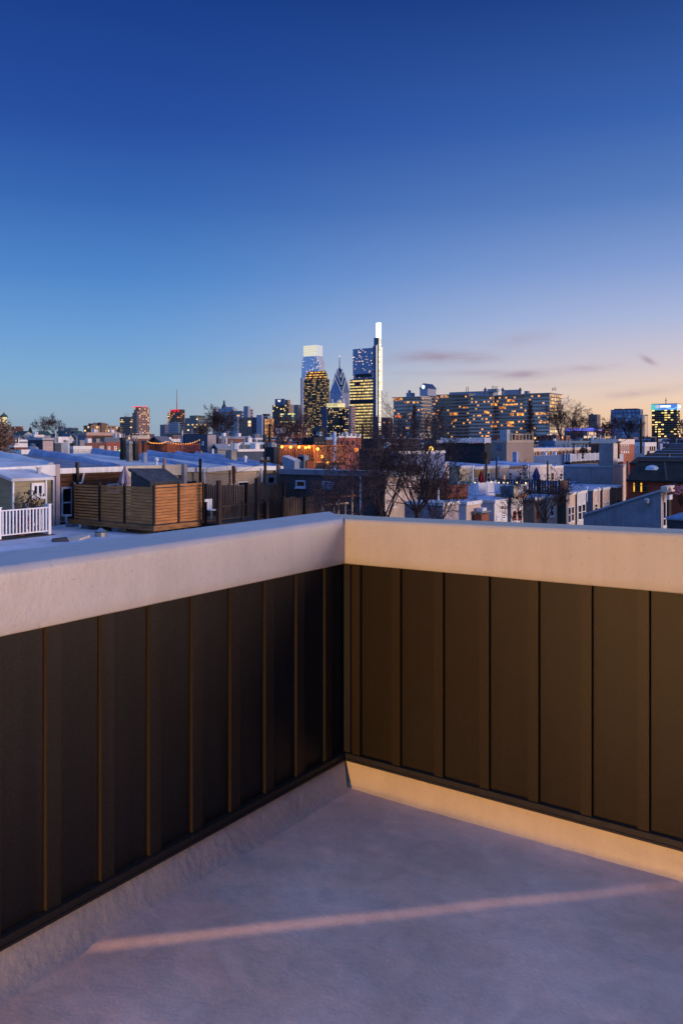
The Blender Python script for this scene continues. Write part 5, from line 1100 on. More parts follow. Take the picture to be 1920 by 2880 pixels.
MB().box(u-.28, u+.28, v-.28, v+.28, 10.3, hz(1266, 58)).build('base', M_concrete, w); MB().tube((u, v, hz(1266, 58)), (u, v, hz(1240, 58)), 0.10).build('pipe', paint('b0b0b4', 0.3, 0.1, 2, metal=0.7), w); MB().lathe((u, v), [(0.13, hz(1242, 58)), (0.16, hz(1240, 58)), (0.03, hz(1237.5, 58))], 10).build('cap', M_grey, w)
for px, py, Y, lab in ((118, 1275, 66, 'short white vent pipe on the dark near roof'), (565, 1267, 60, 'short brown vent pipe on the pale near roof'), (598, 1262, 70, 'white vent pipe behind the pale near roof')):
    u, v = corner(px, Y); w = thing('vent_pipe', lab, 'vent pipe', u, v, 10); MB().tube((u, v, 9.5), (u, v, hz(py, Y)), 0.09, 0.09, 8).build('pipe', M_fascia if px != 565 else paint('8a7060'), w)
# behind the string light deck
gable_house('gabled_shed', 'grey pitched roof just above the string lit deck', 'shed', 420, 455, 480, 1246, 1229, 118, M_redb, paint('6a6c74', 0.8), 'u')
w, d = flat_house('brick_house', 'dark brick house with a cream cornice behind the chimneys', 'house', 366, 372, 420, 1226, 150, M_redb, M_rd, fascia=paint('c0b4a8'), cur=0.5, clutter=3)
w, d = flat_house('row_house', 'small white trimmed brick bulkhead over the string lit deck', 'house', 474, 478, 506, 1236, 130, M_redb, M_rl, fascia=M_fascia, cur=0.4)
w, d = flat_house('corner_house', 'blue grey flat topped house with one small white window', 'house', 509, 583, 607, 1221, 112, M_bluegrey, M_dgrey, fascia=None, clutter=1)
MB().box(d[0]+0.02, d[1], d[2]-0.03, d[2]-0.003, 0, d[4]-0.1).build('pale_face', siding('9a96a0', 0.2, 0.2), w)  # right face toned paler than the left
pane_on(w, 'u', d[0], 568.5, 574, 1241, 1251, t=0.12, frame=M_fascia, mull=0)
MB().tube((d[0]-.15, v_at(515, d[0]), 5), (d[0]-.15, v_at(515, d[0]), hz(1210, 114)), 0.1).build('pipe', M_fascia, w)
w, d = flat_house('brick_house', 'red brick house front with a white edged door behind clutter', 'house', 608, 613, 716, 1228, 150, M_redb, M_rd, fascia=paint('7c88a0'), cur=0.4, clutter=5)
pane_on(w, 'v', d[2], 622, 629, 1235, 1252, t=0.2, frame=M_fascia, mull=0); pane_on(w, 'v', d[2], 690, 697, 1240, 1252, t=0.15, frame=M_fascia)
w, d = flat_house('row_house', 'blue roofed low house with white equipment on top', 'house', 600, 606, 660, 1252, 92, paint('5c6c88'), M_rl, fascia=M_fascia, clutter=6, cur=0.2)
w, d = flat_house('row_house', 'teal grey low house with a deck screen before the tall dark stack', 'house', 664, 672, 742, 1246, 108, paint('4e6274'), M_rl, fascia=paint('a8bcd8'), clutter=5, cur=0.2)
gable_house('gabled_shed', 'small pale pitched shed among roof clutter', 'shed', 604, 612, 636, 1262, 1252, 80, M_lgrey, paint('7a8494'), 'u')
w, d = flat_house('row_house', 'cream brown low house before the round lamps', 'house', 640, 668, 740, 1266, 84, paint('3c4a60'), M_rl, fascia=M_fascia, clutter=5, cur=0.15)
w, d = flat_house('chimney', 'tall plain dark stack beside the wooden utility pole', 'chimney', 738.5, 744, 749, 1223, 120, paint('26323c'), M_blackm)
w, d = flat_house('row_house', 'low dark blue house with a light roof right of the dark stack', 'house', 712, 716, 742, 1233, 125, paint('5a6a80'), M_rl, fascia=M_fascia, cur=0.2, clutter=2)
w, d = flat_house('row_house', 'low dark roofed house under the purple bare trees', 'house', 745, 770, 800, 1258, 110, paint('2c303c'), paint('4a5264'), clutter=2)
# dark turret house and salmon brick house in the centre
w, d = flat_house('turret_house', 'dark house with a pointed turret and one pale window', 'house', 882, 896, 912, 1212, 190, paint('1e2430'), M_dgrey, clutter=0)
MB().gable(d[0], d[1], d[2], d[3], d[4], hz(1198, 190), 'v', oh=0.3).build('turret_roof', M_blackm, w); pane_on(w, 'v', d[2], 890 if False else 898, 905, 1214, 1224, t=0.25, frame=paint('8ea4c4'), mull=0)
pane_on(w, 'u', d[0], 889.5, 895, 1213, 1222, t=0.25, frame=paint('9cb4d8'), mull=0)
w, d = flat_house('row_house', 'black fronted terrace below the pointed turret', 'house', 850, 882, 914, 1231, 150, paint('22262c'), M_blackm, fascia=paint('2a2c34'), cur=0.8)
for a, c in ((886, 890), (896, 900), (906, 910)): pane_on(w, 'v', d[2], a, c, 1236, 1245, t=0.12, mull=0, frame=M_grey)
w, d = flat_house('row_house', 'tan low house with a light roof left of the black fronted terrace', 'house', 846, 853, 884, 1234, 160, paint('6a5c5a'), M_rl, fascia=paint('8494b4'), cur=0.5)
w, d = flat_house('brick_house', 'maroon house between the black terrace and the salmon house', 'house', 912, 916, 952, 1231, 140, brick('5a2830'), M_rl, fascia=paint('8ca4cc'), cur=0.3, clutter=2)
w, d = flat_house('bulkhead', 'narrow light blue roof bulkhead beside the salmon house', 'bulkhead', 935, 939, 945, 1214, 138, paint('9cb8e0'), M_rl)
w, d = flat_house('brick_house', 'salmon brick house with three arched dark windows', 'house', 949, 952, 1017, 1228, 128, M_pinkb, M_rl, fascia=M_fascia, cur=0.15, clutter=2)
for a, c in ((957, 963), (973, 979), (989, 995)): pane_on(w, 'v', d[2], a, c, 1239, 1250, t=0.12, mull=1, frame=paint('4a3038'))
for k in range(5): uu = d[0]+1+(d[1]-d[0])*k/5; MB().box(uu, uu+.4, d[2]+.2, d[2]+.5, d[4]+.05, d[4]+.5).build('coping_finial', M_fascia, w)
w, d = flat_house('row_house', 'long low house with a pale blue roof behind the big tree', 'house', 1022, 1060, 1180, 1233, 160, paint('2a2c38'), paint('a8bce0'), clutter=4)
w, d = flat_house('row_house', 'dark long terrace behind the big tree', 'house', 1010, 1040, 1250, 1262, 100, paint('2c2a32'), paint('3c424e'), clutter=4)
w, d = flat_house('row_house', 'blue white sided house wall glowing through the big tree', 'house', 1100, 1112, 1250, 1272, 84, siding('6c7ca4', 0.25, 0.4, True), M_rl, fascia=M_fascia, cur=0.2)
w, d = flat_house('row_house', 'pale plastered terrace end behind the big tree trunk', 'house', 1060, 1110, 1180, 1312, 66, paint('c0b0ac', 0.8, 0.2), M_rd, fascia=paint('2a2a30'), cur=0.8)
for a, c in ((1115, 1122), (1136, 1142), (1160, 1166)): pane_on(w, 'v', d[2], a, c, 1330, 1350, t=0.1, frame=M_frame)
w, d = flat_house('row_house', 'tall pale house face with brown windows right of the big tree', 'house', 1176, 1186, 1262, 1306, 92, paint('c4b8b8', 0.8, 0.15), M_rl, fascia=paint('d8d4d8'), cur=0.25, clutter=2)
for a, c in ((1211, 1218), (1238, 1246), (1252, 1257)): pane_on(w, 'v', d[2], a, c, 1328, 1348, t=0.14, frame=paint('5a3a34'))
w, d = flat_house('row_house', 'dark shingled lean-to behind the brown slat deck', 'house', 1130, 1206, 1262, 1350, 76, paint('382e34', 0.9, 0.2), paint('4a4248', 0.9), clutter=1)
w, d = slat_deck('slat_deck', 'brown slatted deck running behind the big tree trunk', 1080, 1256, 1313, 1367, 1402, 74, M_sl2, sp=0.22, bw=0.15)
MB().box(d[0]-.08, d[1], d[2]-.08, d[2]+.3, d[5]-.55, d[5]-.26).build('fascia_board', paint('7a4c34'), w)
w, d = flat_house('row_house', 'pale low house end between the tree trunk and the white deck', 'house', 1130, 1245, 1290, 1418, 60, paint('a49aa0', 0.8, 0.3), M_rl, fascia=M_fascia, cur=0.12, clutter=2)

# ---------------------------------------------------------------- right middle distance: lower row of ells
VC = 32.3
def ell(label, a, c, py, mat, wins=(), left=None, lm=None, fas=M_fascia, bw=0.12, name='row_house'):
    u0, z1 = on_v(a, py, VC); u1, _ = on_v(c, py, VC); z1 = max(z1, 6.15); w = thing(name, label, 'row house', u0, VC, 0)
    MB().box(u0, u1, VC, VC+6.5, 0, z1).build('wall', mat, w)
    if lm: MB().box(u0-0.03, u0-0.003, VC+0.02, VC+6.5, 0, z1-0.2).build('side_cladding', lm, w)  # shade of the sides put into the colour, beside real siding, stone, brick
    MB().box(u0-0.08, u1+0.06, VC-0.10, VC-0.003, z1-0.22, z1+0.08).box(u0-0.1, u0-0.031, VC-0.003, VC+6.5, z1-0.15, z1+0.07).build('fascia', fas, w)
    MB().box(u0+0.05, u1-0.05, VC+0.05, VC+6.45, z1+0.003, z1+0.06).build('roof', M_rb, w)
    for (p, q, y0, y1, m) in wins: pane_on(w, 'v', VC, p, q, y0, y1, t=bw, mull=1, frame=m, proud=0.06)
    return w
M_rb = paint('8fa8cc', 0.6, 0.2, 0.5); M_rust = paint('7a3420', 0.8, 0.2, 3); gw = siding('b8bcc8', 0.13, 0.2); M_wsid = siding('dcd8da', 0.14, 0.22); M_crm = paint('cdb8a8', 0.8, 0.1, streak=0.1); M_crmsid = siding('cbb8aa', 0.14, 0.22)
M_stone = paint('7c7068', 0.9, 0.3, 4, bump=0.02, bscale=12.0)
ell('cream sided house end with a red brick chimney beside it', 1311, 1352, 1414, M_crmsid, lm=gw)
ell('white house end with two small low windows', 1390, 1426, 1409, M_wsid, [(1395, 1403, 1449, 1459, M_frame), (1411, 1420, 1446, 1459, M_frame)], lm=gw)
ell('white house end with two rust brown shutters', 1437, 1470, 1403, paint('d6d4d8', 0.7, 0.1, streak=0.1), [(1441, 1450, 1438, 1460, M_rust), (1456, 1464, 1436, 1460, M_rust)], lm=M_lgrey)
ell('stone faced house end behind the small bare tree', 1502, 1530, 1404, M_stone, [(1508, 1514, 1438, 1456, M_rust)], lm=M_stone)
ell('cream house end half hidden by the small bare tree', 1538, 1566, 1400, M_crmsid, [(1546, 1556, 1420, 1452, M_frame)], lm=M_stone)
ell('cream house end with a tall double window', 1592, 1617, 1392, M_crm, [(1596, 1604, 1426, 1470, M_frame), (1605, 1613, 1424, 1466, M_frame)], lm=paint('6a6258'))
ell('white capped house end with tall white framed patio doors', 1622, 1647, 1388, paint('c8ccd4', 0.6), [(1624.5, 1634, 1420, 1462, M_frame), (1635.5, 1645, 1417, 1460, M_frame)], lm=paint('1e2026'))
ell('cream house end with one sage green window', 1667, 1687, 1386, M_crm, [(1671, 1679, 1417, 1437, paint('c8d0c0'))], lm=siding('6c7080', 0.14, 0.3))
ell('cream house end with two narrow dark windows', 1694, 1714, 1383, M_crm, [(1697, 1702, 1412, 1430, M_frame), (1705, 1710, 1410, 1427, M_frame)], lm=paint('8a5a48'))
ell('brown brick house end at the foot of the grey stucco house', 1732, 1749, 1381, brick('9c6a40'), [(1735, 1740, 1408, 1425, M_wdark)], lm=brick('6a3c28'))
u0, v0 = corner(1369, 84); u0 = u_at(1355, VC-.6)
w = thing('chimney', 'red brick chimney with a white cap against the lavender wall', 'chimney', u0, VC-1, 0)
u1 = u_at(1375, VC-.9); MB().box(u_at(1354, VC-.9), u1, VC-.9, VC-.1, 0, hz(1434, 77)).build('stack', brick('9a4a2c'), w)
MB().box(u_at(1352, VC-.9), u_at(1378, VC-.9), VC-1, VC, hz(1430, 77), hz(1426, 77)).build('cap', M_grey, w); MB().box(u_at(1360, VC-.9), u_at(1371, VC-.9), VC-.8, VC-.2, hz(1426, 77), hz(1418, 77)).build('cowl', M_fascia, w)
for k in range(2): MB().box(u_at(1356+k*14, VC-.9), u_at(1358+k*14, VC-.9), VC-.7, VC-.3, hz(1434, 77), hz(1430, 77)).build('cap_leg', M_grey, w)
# the body of that terrace with its blue roof
ub_, ue_ = u_at(1300, VC+6.6), 112.3
w = thing('terrace', 'long terrace body with a blue grey roof behind the row of ells', 'terrace', ub_, VC+6.6, 0)
MB().box(ub_, ue_, VC+6.52, VC+15, 0, 6.3).build('wall', paint('8c96b0'), w); MB().box(ub_+.1, ue_-.1, VC+6.6, VC+15, 6.303, 6.4).build('roof', M_rb, w)
# white railed deck, hot tub deck, dark railed deck
def rail_deck(name, label, l, c, r, top, bot, Y, mat, basem, sp=0.2, bw=0.08, panel_r=None, pw=0.14):
    u0, u1, v0, v1 = cdims(l, c, r, Y); zt, zb = hz(top, Y), hz(bot, Y); w = thing(name, label, 'deck', u0, v0, zb-.5)
    rail(w, [(u0, v1), (u0, v0)], zb, zt, mat, sp=sp, post=2.4, pw=pw, bw=bw); rail(w, [(u0+.08, v0), (u1, v0)], zb, zt, mat, sp=sp, post=2.2, pw=pw, bw=bw, panel=panel_r)
    MB().box(u0-.05, u1+.05, v0-.05, v1, zb-.35, zb-.03).build('fascia_board', basem, w); return w, (u0, u1, v0, v1, zt, zb)
rail_deck('white_deck', 'distant white railed deck holding green furniture', 1288, 1344, 1392, 1359, 1390, 82, M_rail, paint('c8ccd8'), panel_r=paint('b8bed0'), sp=0.32, bw=0.14)
w, d = rail_deck('white_deck', 'small white railed deck carrying a teal hot tub', 1392, 1456, 1482, 1364, 1391, 80, M_rail, paint('9a7454'), panel_r=paint('c0c2d4'), sp=0.32, bw=0.14)
w, dt = flat_house('hot_tub', 'boxy teal hot tub standing on the small white railed deck', 'hot tub', 1407, 1443, 1456, 1368, 78.5, paint('4c7080'), paint('5c8290'), bot=hz(1398, 78.5)); MB().box(dt[0]+.03, dt[1], dt[2]-.03, dt[2]-.003, hz(1397, 78.5), dt[4]).build('side_cladding', paint('b4a894'), w)
w, d = rail_deck('dark_deck', 'long dark railed deck with a closed blue umbrella', 1402, 1571, 1597, 1352, 1386, 90, paint('2c2428'), paint('5c4038'), panel_r=paint('6a5048'), sp=0.3, bw=0.16)
parasol('garden_umbrella', 'closed dark red umbrella on the white railed deck', 1352.5, 1322, 1360, 84, paint('7c1a28', 0.8), 0.28)
parasol('garden_umbrella', 'closed navy blue umbrella on the dark railed deck', 1507.5, 1314, 1352, 92, paint('1c3c7c', 0.8), 0.36)
u, v = corner(1303, 84); w = thing('patio_table', 'round green table cover on the white railed deck', 'table', u, v, hz(1365, 84))
MB().lathe((u+.5, v+.3), [(1.0, hz(1366, 84)), (1.05, hz(1360, 84)), (0.9, hz(1357, 84)), (0.3, hz(1355.5, 84))], 14).build('table_cover', paint('1e6a66'), w); MB().tube((u+.5, v+.3, hz(1390, 84)), (u+.5, v+.3, hz(1366, 84)), 0.06).build('leg', M_wdark, w)
for i, px in enumerate((1335, 1381, 1402, 1416, 1427, 1453, 1478)):
    u, v = corner(px, 80.5); lamp(px, 1357.5 if i not in (1, 6) else (1355 if i == 1 else 1358), 80.5 if i > 1 else 83, ['tiny post cap light on the white deck by the red umbrella','tiny post cap light at the white deck outer corner','tiny post cap light at the start of the hot tub deck','tiny post cap light behind the teal hot tub','brightest tiny cap light behind the teal hot tub','tiny cap light above the hot tub corner','tiny cap light at the far post of the hot tub deck'][i], r=0.08, s=1.8, col='ffd8a0')
# upper row of house backs (wall line VDD)
VDD = 53.8
def back(label, a, c, py, mat, wins, fas=M_fascia, roofm=M_rb, off=0.0):
    v_ = VDD-off; u0, z1 = on_v(a, py, v_); u1, _ = on_v(c, py, v_); w = thing('row_house', label, 'row house', u0, v_, 0)
    MB().box(u0, u1-.03, v_, VDD+9, 0, z1).build('wall', mat, w); MB().box(u0-.05, u1, v_-.2, v_-.003, z1-.35, z1+.08).build('fascia', fas, w)
    MB().hexa([(u0,v_,z1+.003),(u1-.03,v_,z1+.003),(u1-.03,VDD+9,z1+.003),(u0,VDD+9,z1+.003)], [(u0,v_,z1+.06),(u1-.03,v_,z1+.06),(u1-.03,VDD+9,z1+.6),(u0,VDD+9,z1+.6)]).build('roof', roofm, w)
    for x in wins: pane_on(w, 'v', v_, x[0], x[1], x[2], x[3], t=0.14, mull=1, frame=x[4] if len(x) > 4 else M_frame, glass=x[5] if len(x) > 5 else None, sill=False)
bl = paint('20242c')
back('cream house back with one pale yellow window', 1292, 1331, 1312, paint('cfc0a4'), [(1314, 1324, 1338, 1356, M_frame, glow('d8c070', 0.35))])
back('tan vine patterned house back behind the red umbrella', 1332, 1362, 1314, paint('a88e62', 0.8, 0.3, 3), [(1334, 1342, 1345, 1358)])
back('tan house back with a tall white framed door', 1363, 1381, 1312, paint('c8b494'), [(1369, 1377, 1328, 1356)], off=0.3)
back('cream house back with a small dark window beside two poles', 1382, 1402, 1311, paint('d4c2ae'), [(1383, 1389, 1340, 1355)])
back('cream house back with an amber lit door', 1403, 1429, 1311, paint('d8c4b4'), [(1414, 1421, 1335, 1352, M_frame, glow('ffb050', 0.9))], off=0.3)
back('white house back under a brown soffit with two tall windows', 1430, 1471, 1313, paint('dcdce4'), [(1431, 1438, 1328, 1349), (1459, 1466, 1328, 1349)], fas=paint('8c7868'))
back('pale blue grey narrow house back', 1472, 1487, 1312, paint('b8c0cc'), [(1475, 1480, 1340, 1352)])
back('white sided house back behind the navy umbrella', 1488, 1512, 1310, M_wsid, [], off=0.3)
back('lavender white house back with a green tinted window', 1513, 1548, 1309, paint('d0c8cc'), [(1515, 1520, 1338, 1352), (1539, 1545, 1330, 1350, M_frame, paint('2c5048'))])
back('pale house back with a brown door at the end of the row', 1549, 1586, 1312, paint('c4beC4'), [(1549.5, 1556, 1330, 1350, paint('8a6a50')), (1573, 1580, 1330, 1350)])
def vert(name, label, px, py0, py1, Y, r, mat, cat='pole', arms=()):
    u, v = corner(px, Y); w = thing(name, label, cat, u, v, hz(py1, Y)); MB().tube((u, v, hz(py1, Y)), (u, v, hz(py0, Y)), r, r*0.8, 8).build('shaft', mat, w)
    for k, (dy, L) in enumerate(arms): MB().box(u-L, u+L, v-0.06, v+0.06, hz(py0+dy, Y)-0.06, hz(py0+dy, Y)+0.06).build('crossarm', M_wdark, w)
    for k, (dy, L) in enumerate(arms):
        for s in (-0.85, -0.5, 0.5, 0.85): MB().tube((u+L*s, v, hz(py0+dy, Y)+0.061), (u+L*s, v, hz(py0+dy, Y)+0.22), 0.04).build('insulator', M_grey, w)
    return w
w = vert('vent_stack', 'black stack crowned by a square dark cowl above the cream backs', 1367, 1281, 1362, 100, 0.16, M_blackm, 'vent stack')
u, v = corner(1367, 100); MB().box(u-.5, u+.3, v-.3, v+.5, hz(1290, 100), hz(1271, 100)).build('cowl', M_blackm, w)
vert('vent_stack', 'plain black stack before the amber lit door house', 1396, 1296, 1356, 100, 0.13, M_blackm, 'vent stack')
vert('vent_stack', 'black stack to the right of the navy umbrella', 1539.5, 1296, 1352, 100, 0.13, M_blackm, 'vent stack')
vert('vent_pipe', 'white pipe rising before the white sided house back', 1484, 1302, 1352, 105, 0.10, M_frame, 'vent pipe')
vert('vent_pipe', 'white downpipe between the cream and tan house backs', 1329, 1309, 1356, 108, 0.12, M_frame, 'vent pipe')
vert('utility_pole', 'wooden utility pole with crossarms near the orange glazed block', 758, 1192, 1245, 150, 0.28, M_wdark, 'utility pole', ((6, 0.9), (12, 0.7)))
vert('utility_pole', 'short dark utility pole with a crossarm before the cream row', 745.5, 1293, 1360, 44, 0.09, M_wdark, 'utility pole', ((4, 0.35),))
vert('utility_pole', 'tall utility pole right of the salmon brick house', 1019, 1196, 1300, 110, 0.17, M_wdark, 'utility pole', ((14, 0.9), (20, 0.7)))
vert('utility_pole', 'slim tall pole between the glass office and the bannered tower', 1802, 1178, 1275, 150, 0.22, M_wdark, 'utility pole', ())
vert('utility_pole', 'dark pole with a crossarm behind the stucco bulkhead', 1739, 1241, 1290, 105, 0.14, M_wdark, 'utility pole', ((4, 0.8),))
vert('utility_pole', 'slim distant pole left of the bannered tower', 1848, 1200, 1262, 160, 0.18, M_wdark, 'utility pole', ())

def cable(label, pts, r=0.02, sag=0.5):
    P0 = [Vector((*corner(px, Y), hz(py, Y))) for px, py, Y in pts]; w = thing('overhead_cable', label, 'cable', P0[0].x, P0[0].y, P0[0].z); b = MB()
    L = [P0[0]+(P0[1]-P0[0])*k/12 for k in range(13)]
    for k, p in enumerate(L): p.z -= sag*4*(k/12)*(1-k/12)
    for p, q in zip(L[:-1], L[1:]): b.tube(tuple(p), tuple(q), r, r, 4)
    b.build('wire', M_blackm, w)
cable('thin cable sagging over the dark long terrace behind the trees', [(1019, 1214, 110), (1367, 1284, 100)], 0.03, 0.8)
cable('thin cable running from the cream row pole toward the lit deck', [(745.5, 1297, 44), (575, 1330, 44)], 0.012, 0.3)
cable('pale cable crossing in front of the red brick skylight house', [(1780, 1362, 70), (1960, 1366, 62)], 0.03, 0.2)
cable('second pole wire stretching toward the bannered tower', [(1739, 1245, 105), (1802, 1192, 150)], 0.03, 0.6)
for px, py, Y, lab in ((1600, 1378, 92, 'thin pipe on the blue terrace roof behind the tall window house'), (1650, 1372, 97, 'hooded vent on the blue terrace roof before the stucco wall'), (1682, 1374, 98, 'white stub vent at the right end of the blue terrace roof'), (230, 1287, 52, 'small grey stub vent on the dark near roof'), (440, 1296, 48, 'small stub vent on the pale roof beyond the shingled shed'), (690, 1289, 56, 'small stub vent on the last pale near roof')):
    u, v = corner(px, Y); w = thing('vent_pipe', lab, 'vent pipe', u, v, 6); MB().tube((u, v, hz(py, Y)-1.6), (u, v, hz(py, Y)), 0.07, 0.07, 8).lathe((u, v), [(0.13, hz(py, Y)), (0.13, hz(py, Y)+.12), (0.04, hz(py, Y)+.2)], 8).build('pipe', M_fascia, w)
# grey stucco house with its bulkhead, balcony and lit end
M_stu = paint('84848c', 0.9, 0.14, 0.8, streak=0.12, bump=0.01, bscale=5.0); M_lite = paint('d2c2b6', 0.8, 0.08)
w, d = flat_house('stucco_house', 'grey stucco house with a tall bulkhead and a cream end wall', 'house', 1584, 1723, 1758, 1310, 112, M_stu, M_rd, fascia=paint('a8aeba'), cur=0.2)
MB().box(d[0]+.03, d[1], d[2]-.04, d[2]-.003, 0, d[4]-.15).build('end_cladding', M_lite, w); pane_on(w, 'v', d[2], 1742, 1746.5, 1330, 1366, t=0.08)  # cream sheet puts the sunset glow on this end into the colour
cb = MB(); u0, u1, v0, v1 = cdims(1684, 1723.5, 1736, 111.8); cb.box(u0, u1, v0, v1, d[4]+.05, hz(1247, 111.8)).build('bulkhead', M_stu, w)
MB().box(u0-.08, u1+.08, v0-.08, v1+.08, hz(1247, 111.8)+.003, hz(1245.5, 111.8)).build('bulkhead_roof', M_lite, w)
MB().box(u0+.02, u1, v0-.04, v0-.003, d[4]+.05, hz(1248, 111.8)).build('bulkhead_cladding', M_lite, w); pane_on(w, 'v', v0, 1729, 1733, 1256, 1294, t=0.08)  # lit side of the bulkhead painted as a paler sheet
w, e = rail_deck('roof_terrace', 'white railed roof terrace left of the stucco bulkhead', 1588, 1603, 1684, 1277, 1299, 120, M_rail, M_wdark, sp=0.28, bw=0.12)
MB().box(e[0], e[1], e[2]+.1, e[3], 0, e[5]-.36).build('terrace_wall', M_rd, w)
w, e = rail_deck('balcony', 'small pale balcony hanging right of the stucco bulkhead', 1734, 1736.5, 1751, 1277, 1299, 114.5, M_rail, paint('2c2c34'), panel_r=paint('bcc0cc'))
w = thing('pergola', 'dark pergola frame standing on the white railed roof terrace', 'pergola', *corner(1615, 124), 9)
u0, u1, v0, v1 = cdims(1604, 1613, 1680, 123)
for uu in (u0, (u0+u1)/2, u1): MB().box(uu-.08, uu+.08, v0-.08, v0+.08, hz(1298, 124), hz(1250, 124)).build('post', M_wdark, w)
MB().box(u0-.4, u1+.4, v0-.3, v0+.3, hz(1250, 124), hz(1247, 124)).build('beam', M_wdark, w)
twig_plant('potted_shrub', 'small dark shrub between the pergola posts', 'potted plant', *[x for x in corner(1638, 122)], hz(1290, 122), 1.7, 0.8, 40, paint('2a2420', 0.9, 0.3, 5), M_stem, 0.14, seed=9)
# brick terrace behind
u0, v0 = corner(1470, 190)
names = ['first brick front of the far terrace with cream cornice', 'second brick front of the far terrace', 'third brick front of the far terrace with pale lintels', 'fourth brick front beside the pergola', 'brick front seen between the pergola posts', 'last brick front before the stucco bulkhead']
cols = [1466, 1512, 1548, 1584, 1612, 1646, 1690]
for k in range(6):
    a, c = cols[k], cols[k+1]; vv = v0; ua, za = on_v(a, 1262-k*0.6, vv); uc, _ = on_v(c, 1262-k*0.6, vv); w = thing('brick_house', names[k], 'row house', ua, vv, 0)
    MB().box(ua+.05, uc-.05, vv, vv+14, 0, za).build('wall', brick(['7a3a2a', '6a2c22', 'a05038', '9a4a34', 'a85840', '8c4030'][k], scale=1.5), w)
    MB().box(ua, uc, vv-.5, vv-.003, za-.7, za+.1).build('cornice', paint('d8c8b8') if k != 1 else paint('c8ccd4'), w); MB().box(ua+.1, uc-.1, vv, vv+14, za+.003, za+.15).build('roof', M_rb, w)
    n = 3
    for j in range(n): p = a+(c-a)*(j+.3)/n; pane_on(w, 'v', vv, p, p+(c-a)*0.13, 1269, 1284, t=0.25, mull=0, frame=paint('d8ccc4'))
w, d = flat_house('corner_store', 'orange brick corner building with a white cornice and long dark side', 'building', 1661, 1738, 1783, 1236, 172, M_orangeb, M_rl, fascia=paint('e0d4cc'), cur=1.0, clutter=3)
MB().box(d[0]-.03, d[0]-.003, d[2]+.05, d[3], 0, d[4]-1.1).build('side_wall', brick('4c1e20'), w)
for a in (1745, 1752, 1758, 1764): pane_on(w, 'v', d[2], a, a+3.5, 1250, 1272, t=0.25, mull=0, frame=paint('e0d8d0'))
w, d = flat_house('row_house', 'white terrace with dark arched windows right of the orange brick corner', 'house', 1778, 1812, 1846, 1245, 200, paint('c4bcc0'), M_rl, fascia=M_fascia, cur=0.9)
for a in (1826, 1832, 1838): pane_on(w, 'v', d[2], a, a+3.5, 1255, 1266, t=0.2, mull=0, frame=M_wdark)
for a, c in ((1784, 1790), (1796, 1803)): pane_on(w, 'u', d[0], a, c, 1256, 1272, t=0.2, mull=0)
w, d = flat_house('row_house', 'plain light blue house end beside the white terrace', 'house', 1846, 1856, 1863, 1248, 190, paint('8498b8'), M_rl)
w, d = flat_house('stucco_house', 'beige stucco house with a timber roof deck below the balcony complex', 'house', 1378, 1424, 1500, 1240, 150, paint('8c7e78'), M_rd, fascia=paint('a09890'), cur=0.3)
for a, c in ((1397, 1403), (1405, 1411)): pane_on(w, 'u', d[0], a, c, 1249, 1262, t=0.2, mull=0, frame=paint('5c6c84'))
u0, u1, v0, v1 = cdims(1405, 1425, 1434, 152); MB().box(u0, u1, v0, v1, d[4]+.05, hz(1208, 152)).build('bulkhead', paint('9aa4b0'), w)
q = [(u_at(1438, d[2]+.3), d[2]+.3), (u_at(1497, d[2]+.3), d[2]+.3)]; rail(w, q, d[4]+.05, d[4]+1.3, paint('c8b48c'), sp=3.0, post=1.6, pw=0.18, bw=0.1, panel=None)
w, d = rail_deck('roof_terrace', 'long blue white railed roof terrace over a black wall', 1240, 1362, 1378, 1232, 1246, 130, M_rail, M_blackm, sp=0.35, bw=0.2); MB().box(d[0], d[1], d[2], d[3], 0, d[5]-.36).build('terrace_wall', paint('20242c'), w)
w, d = flat_house('row_house', 'low house front with white corbelled cornices and chimney pots', 'house', 1340, 1356, 1462, 1270, 168, paint('c0b0a8'), M_rb, fascia=paint('e4dcd8'), cur=1.2, clutter=7)
for k in range(10): uu = d[0]+(d[1]-d[0])*(k+.5)/10; MB().box(uu-.15, uu+.15, d[2]-.35, d[2]-.081, d[4]-1.5, d[4]-1.0).build('corbel', paint('e4dcd8'), w)
w, d = flat_house('row_house', 'long blue roofed house beyond the cream backs', 'house', 1200, 1270, 1394, 1290, 140, paint('2c3444'), paint('3a465c'), clutter=5)
w, d = flat_house('row_house', 'bright blue flat roof stretching left of the stucco house', 'house', 1395, 1400, 1600, 1286, 150, paint('4a6a9c'), M_rb, clutter=5)
w, d = flat_house('bulkhead', 'light blue roof bulkhead standing on the bright blue roof', 'bulkhead', 1441, 1452, 1457, 1271, 148, paint('8c9cbc'), M_rl); 
w, d = flat_house('row_house', 'pale blue roofed shed below the amber balconies', 'house', 1513, 1560, 1660, 1240, 240, paint('54708c'), paint('88a4c4'), clutter=8)
w, d = flat_house('row_house', 'low white roofed house below the arena band', 'house', 1655, 1690, 1730, 1243, 230, paint('3c3c48'), M_rl, clutter=5)

